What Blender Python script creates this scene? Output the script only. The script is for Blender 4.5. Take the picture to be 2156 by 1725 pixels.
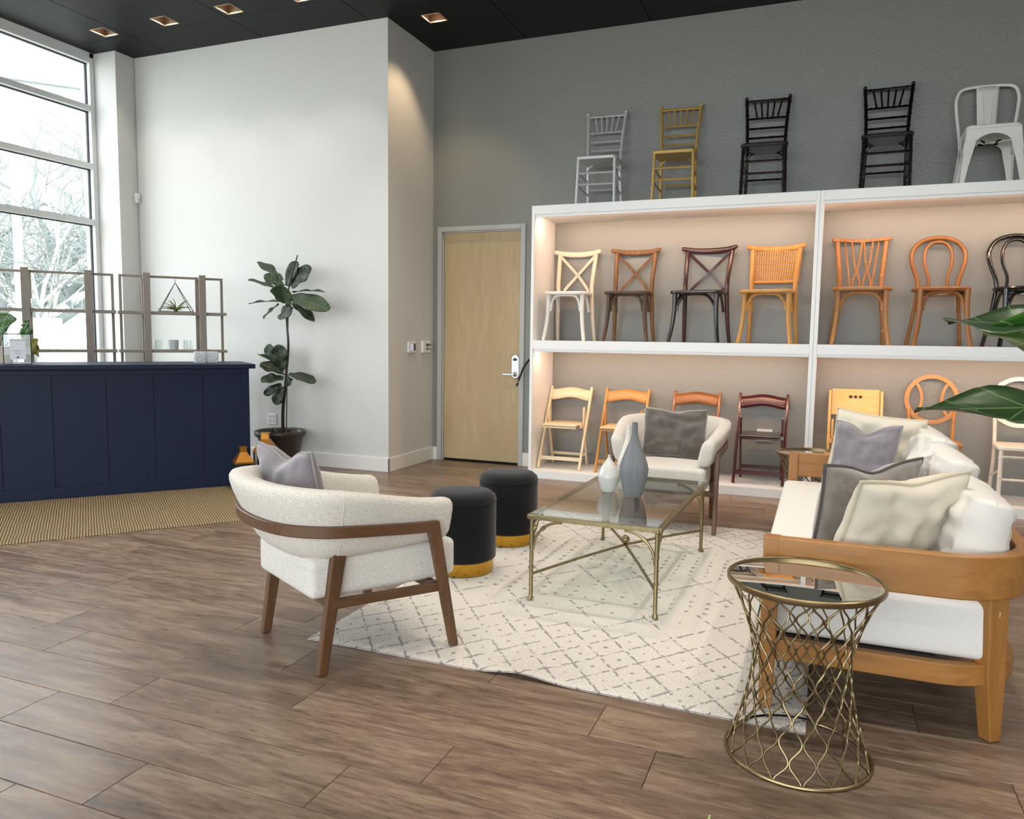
import bpy, bmesh, math, random
from mathutils import Vector, Matrix, noise
for o in list(bpy.data.objects): bpy.data.objects.remove(o)
sc = bpy.context.scene
COL = sc.collection
PI = math.pi
rnd = random.Random(7)
def R(d): return math.radians(d)
def lin(h):
    h = h.lstrip('#')
    out = []
    for i in (0, 2, 4):
        c = int(h[i:i+2], 16) / 255
        out.append(c / 12.92 if c <= .04045 else ((c + .055) / 1.055) ** 2.4)
    return tuple(out)

# ------------------------------------------------------------------ camera
cam_d = bpy.data.cameras.new('camera'); cam = bpy.data.objects.new('camera', cam_d); COL.objects.link(cam)
cam_d.sensor_fit = 'HORIZONTAL'; cam_d.sensor_width = 36.0
cam_d.lens = 36.0 * 1625.97 / 2156
cam_d.clip_start = .05; cam_d.clip_end = 200
yaw, pit, rol = R(21.788), R(5.352), R(.755)
F = Vector((-math.sin(yaw)*math.cos(pit), math.cos(yaw)*math.cos(pit), -math.sin(pit)))
Rt = Vector((math.cos(yaw), math.sin(yaw), 0)); U = Rt.cross(F)
R2 = Rt*math.cos(rol) + U*math.sin(rol); U2 = U*math.cos(rol) - Rt*math.sin(rol)
M = Matrix((R2, U2, -F)).transposed().to_4x4(); M.translation = Vector((0, 0, 1.34))
cam.matrix_world = M
sc.camera = cam
# ------------------------------------------------------------------ sky, light, exposure
sc.view_settings.view_transform = 'Standard'; sc.view_settings.look = 'None'
sc.view_settings.gamma = 1.0; sc.view_settings.use_curve_mapping = False
sc.view_settings.exposure = 0.1
sc.cycles.use_denoising = True
sc.cycles.max_bounces = 8; sc.cycles.diffuse_bounces = 4; sc.cycles.glossy_bounces = 4
sc.cycles.use_adaptive_sampling = True; sc.cycles.adaptive_threshold = .03
sc.cycles.transmission_bounces = 8; sc.cycles.transparent_max_bounces = 16
sc.cycles.sample_clamp_indirect = 6.0; sc.cycles.caustics_reflective = False; sc.cycles.caustics_refractive = False
SKY = 5.5
w = bpy.data.worlds.new('sky'); sc.world = w; w.use_nodes = True
bg = w.node_tree.nodes['Background']; bg.inputs[0].default_value = (.90, .96, 1.0, 1); bg.inputs[1].default_value = SKY
def area(name, loc, rot, sx, sy, power, color, parent=None, spread=PI, portal=False):
    l = bpy.data.lights.new(name, 'AREA'); l.shape = 'RECTANGLE'; l.size = sx; l.size_y = sy
    l.energy = power; l.color = color; l.spread = spread
    o = bpy.data.objects.new(name, l); COL.objects.link(o); o.location = loc; o.rotation_euler = rot
    if portal: l.cycles.is_portal = True
    if parent: o.parent = parent
    return o
WARM = (1.0, .66, .38)
# the sky enters through the window wall: a portal guides its sampling
area('window_portal', (-7.36, 3.98, 2.15), (0, R(-90), 0), 4.2, 4.6, 1, (1, 1, 1), portal=True)
area('window_portal', (-1.6, -3.9, 2.15), (R(90), 0, 0), 11.4, 4.2, 1, (1, 1, 1), portal=True)  # portal for the added glazing behind the camera

# ------------------------------------------------------------------ materials
MATS = {}
def nodes_of(name):
    m = bpy.data.materials.new(name); m.use_nodes = True
    nt = m.node_tree; b = nt.nodes['Principled BSDF']
    return m, nt, b
def N(nt, typ, **kw):
    n = nt.nodes.new(typ)
    for k, v in kw.items():
        if k.startswith('i_'):
            n.inputs[k[2:].replace('_', ' ')].default_value = v
        else: setattr(n, k, v)
    return n
def L(nt, a, b): nt.links.new(a, b)
def coords(nt, scale=(1, 1, 1), rand=False, space='Object'):
    tc = N(nt, 'ShaderNodeTexCoord')
    src = tc.outputs[space]
    if rand:
        oi = N(nt, 'ShaderNodeObjectInfo')
        mul = N(nt, 'ShaderNodeMath', operation='MULTIPLY'); mul.inputs[1].default_value = 53.0
        L(nt, oi.outputs['Random'], mul.inputs[0])
        add = N(nt, 'ShaderNodeVectorMath', operation='ADD')
        L(nt, src, add.inputs[0]); L(nt, mul.outputs[0], add.inputs[1]); src = add.outputs[0]
    mp = N(nt, 'ShaderNodeMapping'); mp.inputs['Scale'].default_value = scale
    L(nt, src, mp.inputs['Vector'])
    return mp.outputs[0]
def ramp(nt, fac, stops):
    r = N(nt, 'ShaderNodeValToRGB'); L(nt, fac, r.inputs[0])
    els = r.color_ramp.elements
    while len(els) < len(stops): els.new(.5)
    for e, (p, c) in zip(els, stops): e.position = p; e.color = (*c, 1) if len(c) == 3 else c
    return r.outputs[0]
def bump(nt, b, h, strength=.2, dist=.01):
    bn = N(nt, 'ShaderNodeBump'); bn.inputs['Strength'].default_value = strength; bn.inputs['Distance'].default_value = dist
    L(nt, h, bn.inputs['Height']); L(nt, bn.outputs[0], b.inputs['Normal']); return bn
def noise_n(nt, vec, scale, detail=3, rough=.5, dist=0):
    n = N(nt, 'ShaderNodeTexNoise'); n.inputs['Scale'].default_value = scale; n.inputs['Detail'].default_value = detail
    n.inputs['Roughness'].default_value = rough; n.inputs['Distortion'].default_value = dist
    L(nt, vec, n.inputs['Vector']); return n.outputs['Fac']
def plain(name, hexc, rough=.5, metal=0, var=.0, vscale=6, bscale=0, bstr=.2, bdist=.003, spec=.5, coat=0, sheen=0):
    if name in MATS: return MATS[name]
    m, nt, b = nodes_of(name); c = lin(hexc)
    b.inputs['Base Color'].default_value = (*c, 1); b.inputs['Roughness'].default_value = rough
    b.inputs['Metallic'].default_value = metal; b.inputs['Specular IOR Level'].default_value = spec
    b.inputs['Coat Weight'].default_value = coat
    if sheen: b.inputs['Sheen Weight'].default_value = sheen; b.inputs['Sheen Roughness'].default_value = .4
    if var or bscale:
        v = coords(nt)
    if var:
        f = noise_n(nt, v, vscale, 3)
        lo = tuple(x*(1-var) for x in c); hi = tuple(min(1, x*(1+var)) for x in c)
        L(nt, ramp(nt, f, [(.3, lo), (.7, hi)]), b.inputs['Base Color'])
    if bscale: bump(nt, b, noise_n(nt, v, bscale, 3), bstr, bdist)
    MATS[name] = m; return m
def wood(name, dark, light, axis='z', scale=14, stretch=9, rough=.42, contrast=(.32, .7), rand=False, bstr=.12, worn=None, coat=0):
    if name in MATS: return MATS[name]
    m, nt, b = nodes_of(name)
    s = {'x': (1/stretch, 1, 1), 'y': (1, 1/stretch, 1), 'z': (1, 1, 1/stretch)}[axis]
    v = coords(nt, s, rand)
    f = noise_n(nt, v, scale, 6, .62, 1.2)
    f2 = noise_n(nt, v, scale*5.5, 4, .6)
    mx = N(nt, 'ShaderNodeMix'); mx.inputs[0].default_value = .3
    L(nt, f, mx.inputs[2]); L(nt, f2, mx.inputs[3])
    col = ramp(nt, mx.outputs[0], [(contrast[0], lin(dark)), (contrast[1], lin(light))])
    if worn:
        v2 = coords(nt); wn = noise_n(nt, v2, worn[1], 5, .7)
        mask = ramp(nt, wn, [(worn[2], (0, 0, 0)), (worn[2]+.06, (1, 1, 1))])
        mc = N(nt, 'ShaderNodeMix'); mc.data_type = 'RGBA'
        L(nt, mask, mc.inputs[0]); L(nt, col, mc.inputs[6]); mc.inputs[7].default_value = (*lin(worn[0]), 1); col = mc.outputs[2]
    L(nt, col, b.inputs['Base Color']); b.inputs['Roughness'].default_value = rough
    b.inputs['Coat Weight'].default_value = coat; b.inputs['Coat Roughness'].default_value = .15
    bump(nt, b, mx.outputs[0], bstr, .002)
    MATS[name] = m; return m
def fabric(name, hexc, scale=320, var=.12, rough=.95, bstr=.5, sheen=.2, blotch=0):
    if name in MATS: return MATS[name]
    m, nt, b = nodes_of(name); c = lin(hexc); v = coords(nt)
    f = noise_n(nt, v, scale, 2)
    lo = tuple(x*(1-var) for x in c); hi = tuple(min(1, x*(1+var)) for x in c)
    col = ramp(nt, f, [(.3, lo), (.7, hi)])
    if blotch:
        f3 = noise_n(nt, v, 7, 4, .6, 1.0)
        mc = N(nt, 'ShaderNodeMix'); mc.data_type = 'RGBA'; mc.blend_type = 'MULTIPLY'; mc.inputs[0].default_value = 1
        L(nt, ramp(nt, f3, [(.35, (1-blotch,)*3), (.7, (1, 1, 1))]), mc.inputs[7]); L(nt, col, mc.inputs[6]); col = mc.outputs[2]
    L(nt, col, b.inputs['Base Color'])
    b.inputs['Roughness'].default_value = rough; b.inputs['Specular IOR Level'].default_value = .2
    b.inputs['Sheen Weight'].default_value = sheen
    bump(nt, b, f, bstr, .002)
    MATS[name] = m; return m
def emit(name, color, strength):
    if name in MATS: return MATS[name]
    m, nt, b = nodes_of(name); b.inputs['Base Color'].default_value = (.8, .8, .8, 1)
    b.inputs['Emission Color'].default_value = (*color, 1); b.inputs['Emission Strength'].default_value = strength
    MATS[name] = m; return m
def clear_pane(name, tint=(1, 1, 1), ior=1.45, rough=0):
    # thin glass: lets light straight through and mirrors by Fresnel
    if name in MATS: return MATS[name]
    m = bpy.data.materials.new(name); m.use_nodes = True; nt = m.node_tree; nt.nodes.clear()
    out = N(nt, 'ShaderNodeOutputMaterial'); mix = N(nt, 'ShaderNodeMixShader'); fr = N(nt, 'ShaderNodeFresnel')
    ge = N(nt, 'ShaderNodeNewGeometry'); pw = N(nt, 'ShaderNodeMath', operation='POWER'); pw.inputs[0].default_value = ior
    mm = N(nt, 'ShaderNodeMath', operation='MULTIPLY_ADD'); mm.inputs[1].default_value = -2; mm.inputs[2].default_value = 1
    L(nt, ge.outputs['Backfacing'], mm.inputs[0]); L(nt, mm.outputs[0], pw.inputs[1]); L(nt, pw.outputs[0], fr.inputs['IOR'])   # same Fresnel on both faces of the thin sheet
    tr = N(nt, 'ShaderNodeBsdfTransparent'); tr.inputs[0].default_value = (*tint, 1)
    gl = N(nt, 'ShaderNodeBsdfGlossy'); gl.inputs['Roughness'].default_value = rough
    L(nt, fr.outputs[0], mix.inputs[0]); L(nt, tr.outputs[0], mix.inputs[1]); L(nt, gl.outputs[0], mix.inputs[2]); L(nt, mix.outputs[0], out.inputs[0])
    MATS[name] = m; return m

# ------------------------------------------------------------------ mesh helpers
class MB:
    def __init__(s): s.v = []; s.f = []
    def add(s, vs, fs):
        o = len(s.v); s.v += [tuple(x) for x in vs]; s.f += [tuple(i+o for i in f) for f in fs]; return s
    def box(s, x0, x1, y0, y1, z0, z1):
        return s.add([(x, y, z) for z in (z0, z1) for y in (y0, y1) for x in (x0, x1)],
                     [(0, 2, 3, 1), (4, 5, 7, 6), (0, 1, 5, 4), (2, 6, 7, 3), (0, 4, 6, 2), (1, 3, 7, 5)])
    def bar(s, p, q, w, t, up=(0, 0, 1), w2=None, t2=None):
        p, q, up = Vector(p), Vector(q), Vector(up); T = (q-p).normalized()
        sd = T.cross(up)
        if sd.length < 1e-4: sd = T.cross(Vector((0, 1, 0)))
        sd.normalize(); u = sd.cross(T); vs = []
        for c, a, b in ((p, w, t), (q, w2 or w, t2 or t)):
            vs += [c - sd*a/2 - u*b/2, c + sd*a/2 - u*b/2, c + sd*a/2 + u*b/2, c - sd*a/2 + u*b/2]
        return s.add(vs, [(0, 3, 2, 1), (4, 5, 6, 7), (0, 1, 5, 4), (1, 2, 6, 5), (2, 3, 7, 6), (3, 0, 4, 7)])
    def sweep(s, path, sec, up=None, closed=False, caps=True, scl=None):
        # sec: [(a,b)] closed profile, a along the side vector, b along the up vector
        P = [Vector(p) for p in path]; n = len(P); k = len(sec); vs = []; side = None
        for i in range(n):
            a = P[(i-1) % n] if (closed or i > 0) else P[i]; b = P[(i+1) % n] if (closed or i < n-1) else P[i]
            T = (b-a).normalized()
            if up is not None:
                sd = T.cross(Vector(up)).normalized()
            else:
                if side is None:
                    ref = Vector((0, 0, 1)) if abs(T.z) < .9 else Vector((1, 0, 0)); sd = T.cross(ref).normalized()
                else: sd = (side - T*side.dot(T)).normalized()
                side = sd
            u = sd.cross(T); sc_ = scl[i] if scl else 1.0
            if isinstance(sc_, (int, float)): sc_ = (sc_, sc_)
            for (x, y) in sec: vs.append(P[i] + sd*x*sc_[0] + u*y*sc_[1])
        fs = []
        for i in range(n if closed else n-1):
            j = (i+1) % n
            for m in range(k):
                l = (m+1) % k; fs.append((i*k+m, i*k+l, j*k+l, j*k+m))
        if caps and not closed:
            fs.append(tuple(range(k-1, -1, -1))); fs.append(tuple((n-1)*k+m for m in range(k)))
        return s.add(vs, fs)
    def tube(s, path, r, seg=8, closed=False):
        sec = [(math.cos(2*PI*i/seg), math.sin(2*PI*i/seg)) for i in range(seg)]
        rs = r if isinstance(r, (list, tuple)) else [r]*len(path)
        return s.sweep(path, sec, closed=closed, scl=list(rs))
    def strip(s, path, w, t, up=(0, 0, 1), closed=False):
        return s.sweep(path, [(-w/2, -t/2), (w/2, -t/2), (w/2, t/2), (-w/2, t/2)], up=up, closed=closed)
    def lathe(s, prof, seg=32, c=(0, 0, 0)):
        vs = []; fs = []; k = len(prof)
        for i in range(seg):
            a = 2*PI*i/seg
            for r, z in prof: vs.append((c[0]+r*math.cos(a), c[1]+r*math.sin(a), c[2]+z))
        for i in range(seg):
            j = (i+1) % seg
            for m in range(k-1): fs.append((i*k+m, j*k+m, j*k+m+1, i*k+m+1))
        if prof[0][0] > 1e-5: fs.append(tuple(i*k for i in range(seg-1, -1, -1)))
        if prof[-1][0] > 1e-5: fs.append(tuple(i*k+k-1 for i in range(seg)))
        return s.add(vs, fs)
    def prism(s, poly, y0, y1, axis='y'):
        # poly of (a,b): axis y -> (x,z); axis z -> (x,y); axis x -> (y,z)
        def pt(a, b, c): return {'y': (a, c, b), 'z': (a, b, c), 'x': (c, a, b)}[axis]
        k = len(poly)
        vs = [pt(a, b, y0) for a, b in poly] + [pt(a, b, y1) for a, b in poly]
        fs = [tuple(range(k)), tuple(range(2*k-1, k-1, -1))] + [(i, i+k, (i+1) % k + k, (i+1) % k) for i in range(k)]
        return s.add(vs, fs)
    def grid(s, fn, nu, nv):
        vs = [fn(i/nu, j/nv) for j in range(nv+1) for i in range(nu+1)]
        fs = [(j*(nu+1)+i, j*(nu+1)+i+1, (j+1)*(nu+1)+i+1, (j+1)*(nu+1)+i) for j in range(nv) for i in range(nu)]
        return s.add(vs, fs)
    def sphere(s, c, r, seg=14, rings=8, sz=1):
        prof = [(max(0, r*math.sin(PI*i/rings)), -r*sz*math.cos(PI*i/rings)) for i in range(rings+1)]
        return s.lathe(prof, seg, c)
    def mesh(s, name, mat=None, smooth=40, weld=False):
        me = bpy.data.meshes.new(name); me.from_pydata(s.v, [], s.f)
        bm = bmesh.new(); bm.from_mesh(me)
        bmesh.ops.remove_doubles(bm, verts=bm.verts, dist=1e-5)
        bmesh.ops.recalc_face_normals(bm, faces=bm.faces); bm.to_mesh(me); bm.free()
        if smooth:
            me.shade_smooth(); me.set_sharp_from_angle(angle=R(smooth))
        if mat: me.materials.append(mat)
        return me
    def build(s, name, mat, parent=None, smooth=40, bevel=0, subsurf=0, segs=2):
        o = bpy.data.objects.new(name, s.mesh(name, mat, smooth)); COL.objects.link(o)
        if parent: o.parent = parent
        if bevel:
            b = o.modifiers.new('bevel', 'BEVEL'); b.width = bevel; b.segments = segs; b.limit_method = 'ANGLE'; b.angle_limit = R(35)
        if subsurf:
            b = o.modifiers.new('sub', 'SUBSURF'); b.levels = subsurf; b.render_levels = subsurf
        return o
def tag(o, label=None, cat=None, group=None, kind=None):
    for k, v in (('label', label), ('category', cat), ('group', group), ('kind', kind)):
        if v: o[k] = v
    return o
def thing(name, label, cat, loc=(0, 0, 0), rotz=0, group=None):
    o = bpy.data.objects.new(name, None); COL.objects.link(o); o.empty_display_size = .1
    o.location = loc; o.rotation_euler = (0, 0, rotz)
    return tag(o, label, cat, group)
def clone(root, loc, rotz, label, group=None, scale=None):
    r = root.copy(); COL.objects.link(r); r.location = loc; r.rotation_euler = (0, 0, rotz); r['label'] = label
    if group: r['group'] = group
    if scale: r.scale = scale
    for ch in list(root.children):
        c = ch.copy(); COL.objects.link(c); c.parent = r
        for g in ch.children:
            d = g.copy(); COL.objects.link(d); d.parent = c
    return r
def settle(root, z0=.0012):
    # trim feet flush with the surface they stand on
    for c in root.children:
        if c.type == 'MESH' and c.rotation_euler.x == 0:
            for v in c.data.vertices:
                w_ = root.matrix_basis @ (v.co+c.location); zz = z0+(.0125 if root.location.z < .005 and RX0-.01 < w_.x < RX1+.01 and RY0-.01 < w_.y < RY1+.01 else 0)
                if v.co.z+c.location.z < zz: v.co.z = zz-c.location.z
def rbox_mb(x0, x1, y0, y1, z0, z1, r, seg=4, puff=0, cuts=0):
    bm = bmesh.new(); bmesh.ops.create_cube(bm, size=1)
    for v in bm.verts:
        v.co = Vector(((x0+x1)/2 + v.co.x*(x1-x0), (y0+y1)/2 + v.co.y*(y1-y0), (z0+z1)/2 + v.co.z*(z1-z0)))
    if cuts: bmesh.ops.subdivide_edges(bm, edges=bm.edges[:], cuts=cuts, use_grid_fill=True)
    ed = [e for e in bm.edges if len(e.link_faces) == 2 and e.calc_face_angle(0) > .5]
    bmesh.ops.bevel(bm, geom=ed, offset=r, segments=seg, profile=.5, affect='EDGES', clamp_overlap=True)
    if puff:
        for v in bm.verts:
            u = (v.co.x-(x0+x1)/2)/((x1-x0)/2); t = (v.co.y-(y0+y1)/2)/((y1-y0)/2)
            if v.co.z > (z0+z1)/2: v.co.z += puff*(1-u*u)*(1-t*t)
    mb = MB(); bm.verts.index_update()
    mb.v = [tuple(v.co) for v in bm.verts]; mb.f = [tuple(v.index for v in f.verts) for f in bm.faces]; bm.free()
    return mb
def smoothpath(pts, n=8, closed=False):
    # Catmull-Rom through the points
    P = [Vector(p) for p in pts]; out = []; m = len(P)
    rng = range(m if closed else m-1)
    for i in rng:
        p0 = P[(i-1) % m] if (closed or i > 0) else P[0]*2-P[1]; p1 = P[i]; p2 = P[(i+1) % m]
        p3 = P[(i+2) % m] if (closed or i+2 < m) else P[-1]*2-P[-2]
        for j in range(n):
            t = j/n
            out.append(.5*((2*p1) + (p2-p0)*t + (2*p0-5*p1+4*p2-p3)*t*t + (3*p1-p0-3*p2+p3)*t**3))
    if not closed: out.append(P[-1])
    return out
def arc(c, r, a0, a1, n=12, plane='xz', y=0):
    out = []
    for i in range(n+1):
        a = a0+(a1-a0)*i/n
        if plane == 'xz': out.append((c[0]+r*math.cos(a), y, c[1]+r*math.sin(a)))
        elif plane == 'xy': out.append((c[0]+r*math.cos(a), c[1]+r*math.sin(a), y))
        else: out.append((y, c[0]+r*math.cos(a), c[1]+r*math.sin(a)))
    return out
# ------------------------------------------------------------------ the room
ZC = 4.298; YW = 6.531; YG = 7.458; XA = -3.911; XCOL = -7.083; YCOL = 6.286; XWIN = -7.439; YS = 6.858
def wallmat(name, hexc, bs=95, bstr=.35, rough=.6, spec=.35):
    m = plain(name, hexc, rough=rough, spec=spec)
    nt = m.node_tree; b = nt.nodes['Principled BSDF']; v = coords(nt)
    f1 = noise_n(nt, v, bs, 4, .55); f2 = noise_n(nt, v, bs*.35, 2)
    mx = N(nt, 'ShaderNodeMix'); mx.inputs[0].default_value = .4; L(nt, f1, mx.inputs[2]); L(nt, f2, mx.inputs[3])
    bump(nt, b, mx.outputs[0], bstr, .006); return m
M_WHITE = wallmat('wall_white_paint', '#d9d9d5', bs=60, bstr=.5)
M_GREY = wallmat('wall_grey_paint', '#858681', bs=55, bstr=.75, rough=.42, spec=.6)
M_TRIM = plain('trim_white', '#ecebe6', .4)
M_SHELF = plain('shelf_white', '#f4f4f3', .38)
M_CEIL = plain('ceiling_charcoal', '#0f1114', .5, var=.05, vscale=1.5, spec=.22)
M_DARK = plain('dark_void', '#0a0a0b', .8)
M_ALU = plain('window_aluminium', '#e3e6e6', .35)
M_GASKET = plain('window_gasket', '#2b2f35', .6)
M_GLASS = clear_pane('window_glass')
def struct(name, mb, mat, smooth=None, **k):
    o = mb.build(name, mat, None, smooth=smooth, **k); o['kind'] = 'structure'; return o

# floor: plank by plank, a slab under them
def floor_wood():
    m, nt, b = nodes_of('floor_plank_wood')
    v = coords(nt, (.16, 1, 1), rand=True)
    f = noise_n(nt, v, 9, 7, .62, 1.6); f2 = noise_n(nt, v, 60, 5, .65, .4); f3 = noise_n(nt, v, 3.2, 4, .6, .6)
    mx = N(nt, 'ShaderNodeMix'); mx.inputs[0].default_value = .42; L(nt, f, mx.inputs[2]); L(nt, f2, mx.inputs[3])
    mx2 = N(nt, 'ShaderNodeMix'); mx2.inputs[0].default_value = .2; L(nt, mx.outputs[0], mx2.inputs[2]); L(nt, f3, mx2.inputs[3])
    col = ramp(nt, mx2.outputs[0], [(.36, lin('#4f3f33')), (.48, lin('#725e4e')), (.60, lin('#94806d'))])
    oi = N(nt, 'ShaderNodeObjectInfo'); hs = N(nt, 'ShaderNodeHueSaturation')
    mr = N(nt, 'ShaderNodeMapRange'); mr.inputs['To Min'].default_value = .9; mr.inputs['To Max'].default_value = 1.08
    L(nt, oi.outputs['Random'], mr.inputs['Value']); L(nt, mr.outputs[0], hs.inputs['Value']); L(nt, col, hs.inputs['Color'])
    L(nt, hs.outputs[0], b.inputs['Base Color'])
    rr = ramp(nt, f2, [(.3, (.26,)*3), (.7, (.42,)*3)]); L(nt, rr, b.inputs['Roughness'])
    b.inputs['Specular IOR Level'].default_value = .5
    bump(nt, b, mx.outputs[0], .16, .003); return m
M_FLOOR = floor_wood()
PW, PL, Y00 = .2352, 1.274, 1.483
XL, XR, YLO = XWIN+.02, 2.25, Y00-3*PW
fl = MB()
fl.box(-7.6, 4.3, -4.1, 7.7, -.12, -.013)
fl.box(-7.4, 4.2, -4.0, YLO-.001, -.013, 0); fl.box(XR+.001, 4.2, YLO, 7.458, -.013, 0)
floor = struct('floor', fl, M_FLOOR)
fg = MB().box(XL, XR, YLO, YG, -.013, -.0125).build('joint_bed', M_DARK, floor, smooth=None)
def plank_mesh(l, wd):
    g, e, t = .0009, .0016, .0125
    a, b, c, d = -l/2+g, l/2-g, -wd/2+g, wd/2-g
    mb = MB()
    mb.add([(a, c, -t), (b, c, -t), (b, d, -t), (a, d, -t), (a, c, -e), (b, c, -e), (b, d, -e), (a, d, -e), (a+e, c+e, 0), (b-e, c+e, 0), (b-e, d-e, 0), (a+e, d-e, 0)],
           [(3, 2, 1, 0)] + [(i, (i+1) % 4, (i+1) % 4+4, i+4) for i in range(4)] + [(i+4, (i+1) % 4+4, (i+1) % 4+8, i+8) for i in range(4)] + [(8, 9, 10, 11)])
    return mb.mesh('plank', M_FLOOR, None)
full = plank_mesh(PL, PW)
joint = {0: -1.895, 1: -2.585, 2: -2.336, 3: -2.99, 4: -3.223, 5: -2.42, 6: -3.452, 20: -.37}
prev = 0
for k in range(-3, 26):
    y0 = Y00+k*PW; y1 = min(y0+PW, YG)
    if k in joint: j = joint[k]
    else: j = prev + rnd.choice([.42, .55, .8, .31, .95])
    prev = j
    x = j - math.ceil((j-XL)/PL)*PL
    while x < XR:
        a, b = max(x, XL), min(x+PL, XR)
        if b-a > .06:
            fullp = (b-a > PL-1e-4 and y1-y0 > PW-1e-4)
            o = bpy.data.objects.new('plank', full if fullp else plank_mesh(b-a, y1-y0)); COL.objects.link(o)
            o.parent = floor; o.location = ((a+b)/2, (y0+y1)/2, 0)
        x += PL

# walls
wb = struct('wall_block', MB().box(-7.6, XA, YW, 7.7, -.1, 4.6), M_WHITE)
struct('wall_pilaster', MB().box(-7.6, XCOL, YCOL, YW, -.1, 4.6), M_WHITE)
D0, D1, DZ = -3.852, -2.853, 2.491
g = MB(); g.box(XA, D0+.02, YG, 7.7, -.1, 4.6); g.box(D0+.02, D1-.02, YG, 7.7, DZ-.02, 4.6); g.box(D1-.02, 4.3, YG, 7.7, -.1, 4.6)
struct('wall_far', g, M_GREY)
struct('wall_right', MB().box(4.2, 4.4, -4.1, YG, -.1, 4.6), M_WHITE)
def bboard(name, x0, x1, y0, y1): struct(name, MB().box(x0, x1, y0, y1, 0, .14), M_TRIM, bevel=.004)
bboard('baseboard_block_front', XCOL, XA+.016, YW-.016, YW); bboard('baseboard_block_side', XA, XA+.016, YW-.016, YG)
bboard('baseboard_door_left', XA+.016, D0, YG-.016, YG); bboard('baseboard_door_right', D1, -2.575, YG-.016, YG)
bboard('baseboard_pilaster', XCOL, XCOL+.016, YCOL, YW-.016)

# ceiling: charcoal panels with square openings for the lamps
struct('ceiling', MB().box(-7.6, 4.3, -4.1, 7.7, 4.48, 4.6), M_DARK)
ceil = bpy.data.objects['ceiling']
HOLE = .19
LAMPS = [(-6.757, 5.877), (-5.967, 5.873), (-5.19, 5.871), (-4.41, 5.872), (-3.507, 6.69)]
LAMPS_ADDED = [(x, y) for y in (4.15, 2.35, .6) for x in (-5.97, -4.4, -2.3, -.95, .35, 1.9)] + [(-2.6, 5.55), (-1.1, 5.55), (.4, 5.55), (-3.3, 5.55)]  # unseen downlights added to brighten the floor and seating
xe = [XWIN+.005, -6.585, -5.345, -4.105, -2.87, -1.63, -.39, .85, 2.09, 3.33, 4.2]; ye = [-4.0, -1.29, 1.15, 3.59, 6.03, YG]
for i in range(len(xe)-1):
    for j in range(len(ye)-1):
        x0, x1, y0, y1 = xe[i]+.004, xe[i+1]-.004, ye[j]+.002, ye[j+1]-.002
        hs = [(a, b) for a, b in LAMPS+LAMPS_ADDED if x0 < a < x1 and y0 < b < y1]
        xs = sorted({x0, x1} | {a+s*HOLE/2 for a, b in hs for s in (-1, 1)}); ys = sorted({y0, y1} | {b+s*HOLE/2 for a, b in hs for s in (-1, 1)})
        mb = MB()
        for p in range(len(xs)-1):
            for q in range(len(ys)-1):
                cx, cy = (xs[p]+xs[p+1])/2, (ys[q]+ys[q+1])/2
                if any(abs(cx-a) < HOLE/2 and abs(cy-b) < HOLE/2 for a, b in hs): continue
                mb.box(xs[p], xs[p+1], ys[q], ys[q+1], ZC, ZC+.015)
        mb.build('ceiling_panel', M_CEIL, ceil, smooth=None)
M_BAF = plain('lamp_baffle', '#6b5140', .35, metal=.3)
M_LTRIM = plain('lamp_trim', '#c9b9a2', .4)
M_LAMP = emit('lamp_glow', (1.0, .86, .66), 14)
def recessed(x, y, label, power, color=(1.0, .90, .78)):
    t = thing('recessed_light', label, 'ceiling light', (x, y, ZC), 0, 'square recessed downlights')
    h = HOLE/2-.001; k = .045
    fr = MB()
    for s in (-1, 1):
        fr.box(-h-.012, h+.012, s*h-(.013 if s > 0 else -.001), s*h+(-.001 if s > 0 else .013), -.004, .0) if False else None
        fr.box(-h, h, s*(h-.003)-.003, s*(h-.003)+.003, -.003, .008); fr.box(s*(h-.003)-.003, s*(h-.003)+.003, -h, h, -.003, .008)
    fr.build('trim_ring', M_LTRIM, t, smooth=None)
    bf = MB()
    c0 = [(-h, -h, .004), (h, -h, .004), (h, h, .004), (-h, h, .004)]; c1 = [(-k, -k, .13), (k, -k, .13), (k, k, .13), (-k, k, .13)]
    bf.add(c0+c1, [(i, (i+1) % 4, (i+1) % 4+4, i+4) for i in range(4)]); bf.build('baffle', M_BAF, t, smooth=None)
    lm = MB().box(-k, k, -k, k, .125, .135).build('lamp_lens', M_LAMP, t, smooth=None)
    l = bpy.data.lights.new('downlight', 'SPOT'); l.energy = power; l.color = color; l.spot_size = R(88); l.spot_blend = .5; l.shadow_soft_size = .045
    o = bpy.data.objects.new('downlight', l); COL.objects.link(o); o.parent = t; o.location = (0, 0, .11)
    return t
LN = ['square recessed downlight nearest the tall window', 'second square recessed downlight from the tall window', 'third square recessed downlight from the tall window',
      'square recessed downlight cut off by the top of the photo', 'bright square recessed downlight beside the white corner wall']
for (x, y), n, pw in zip(LAMPS, LN, (25, 25, 25, 25, 62)): recessed(x, y, n, pw, (1.0, .72, .44) if pw > 50 else (1.0, .90, .78))
ROWN = {5.55: 'row above the far armchair', 4.15: 'row above the glass table', 2.35: 'row above the near rug edge', .6: 'row above the camera'}
ORDN = ['first', 'second', 'third', 'fourth', 'fifth', 'sixth']
for yy, rn in ROWN.items():
    for i, (x, y) in enumerate(sorted(p for p in LAMPS_ADDED if p[1] == yy)):
        recessed(x, y, '%s added unseen downlight from the window in the %s' % (ORDN[i], rn), 40 if y < 1 else 70 if x < -2 else 95)

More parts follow.
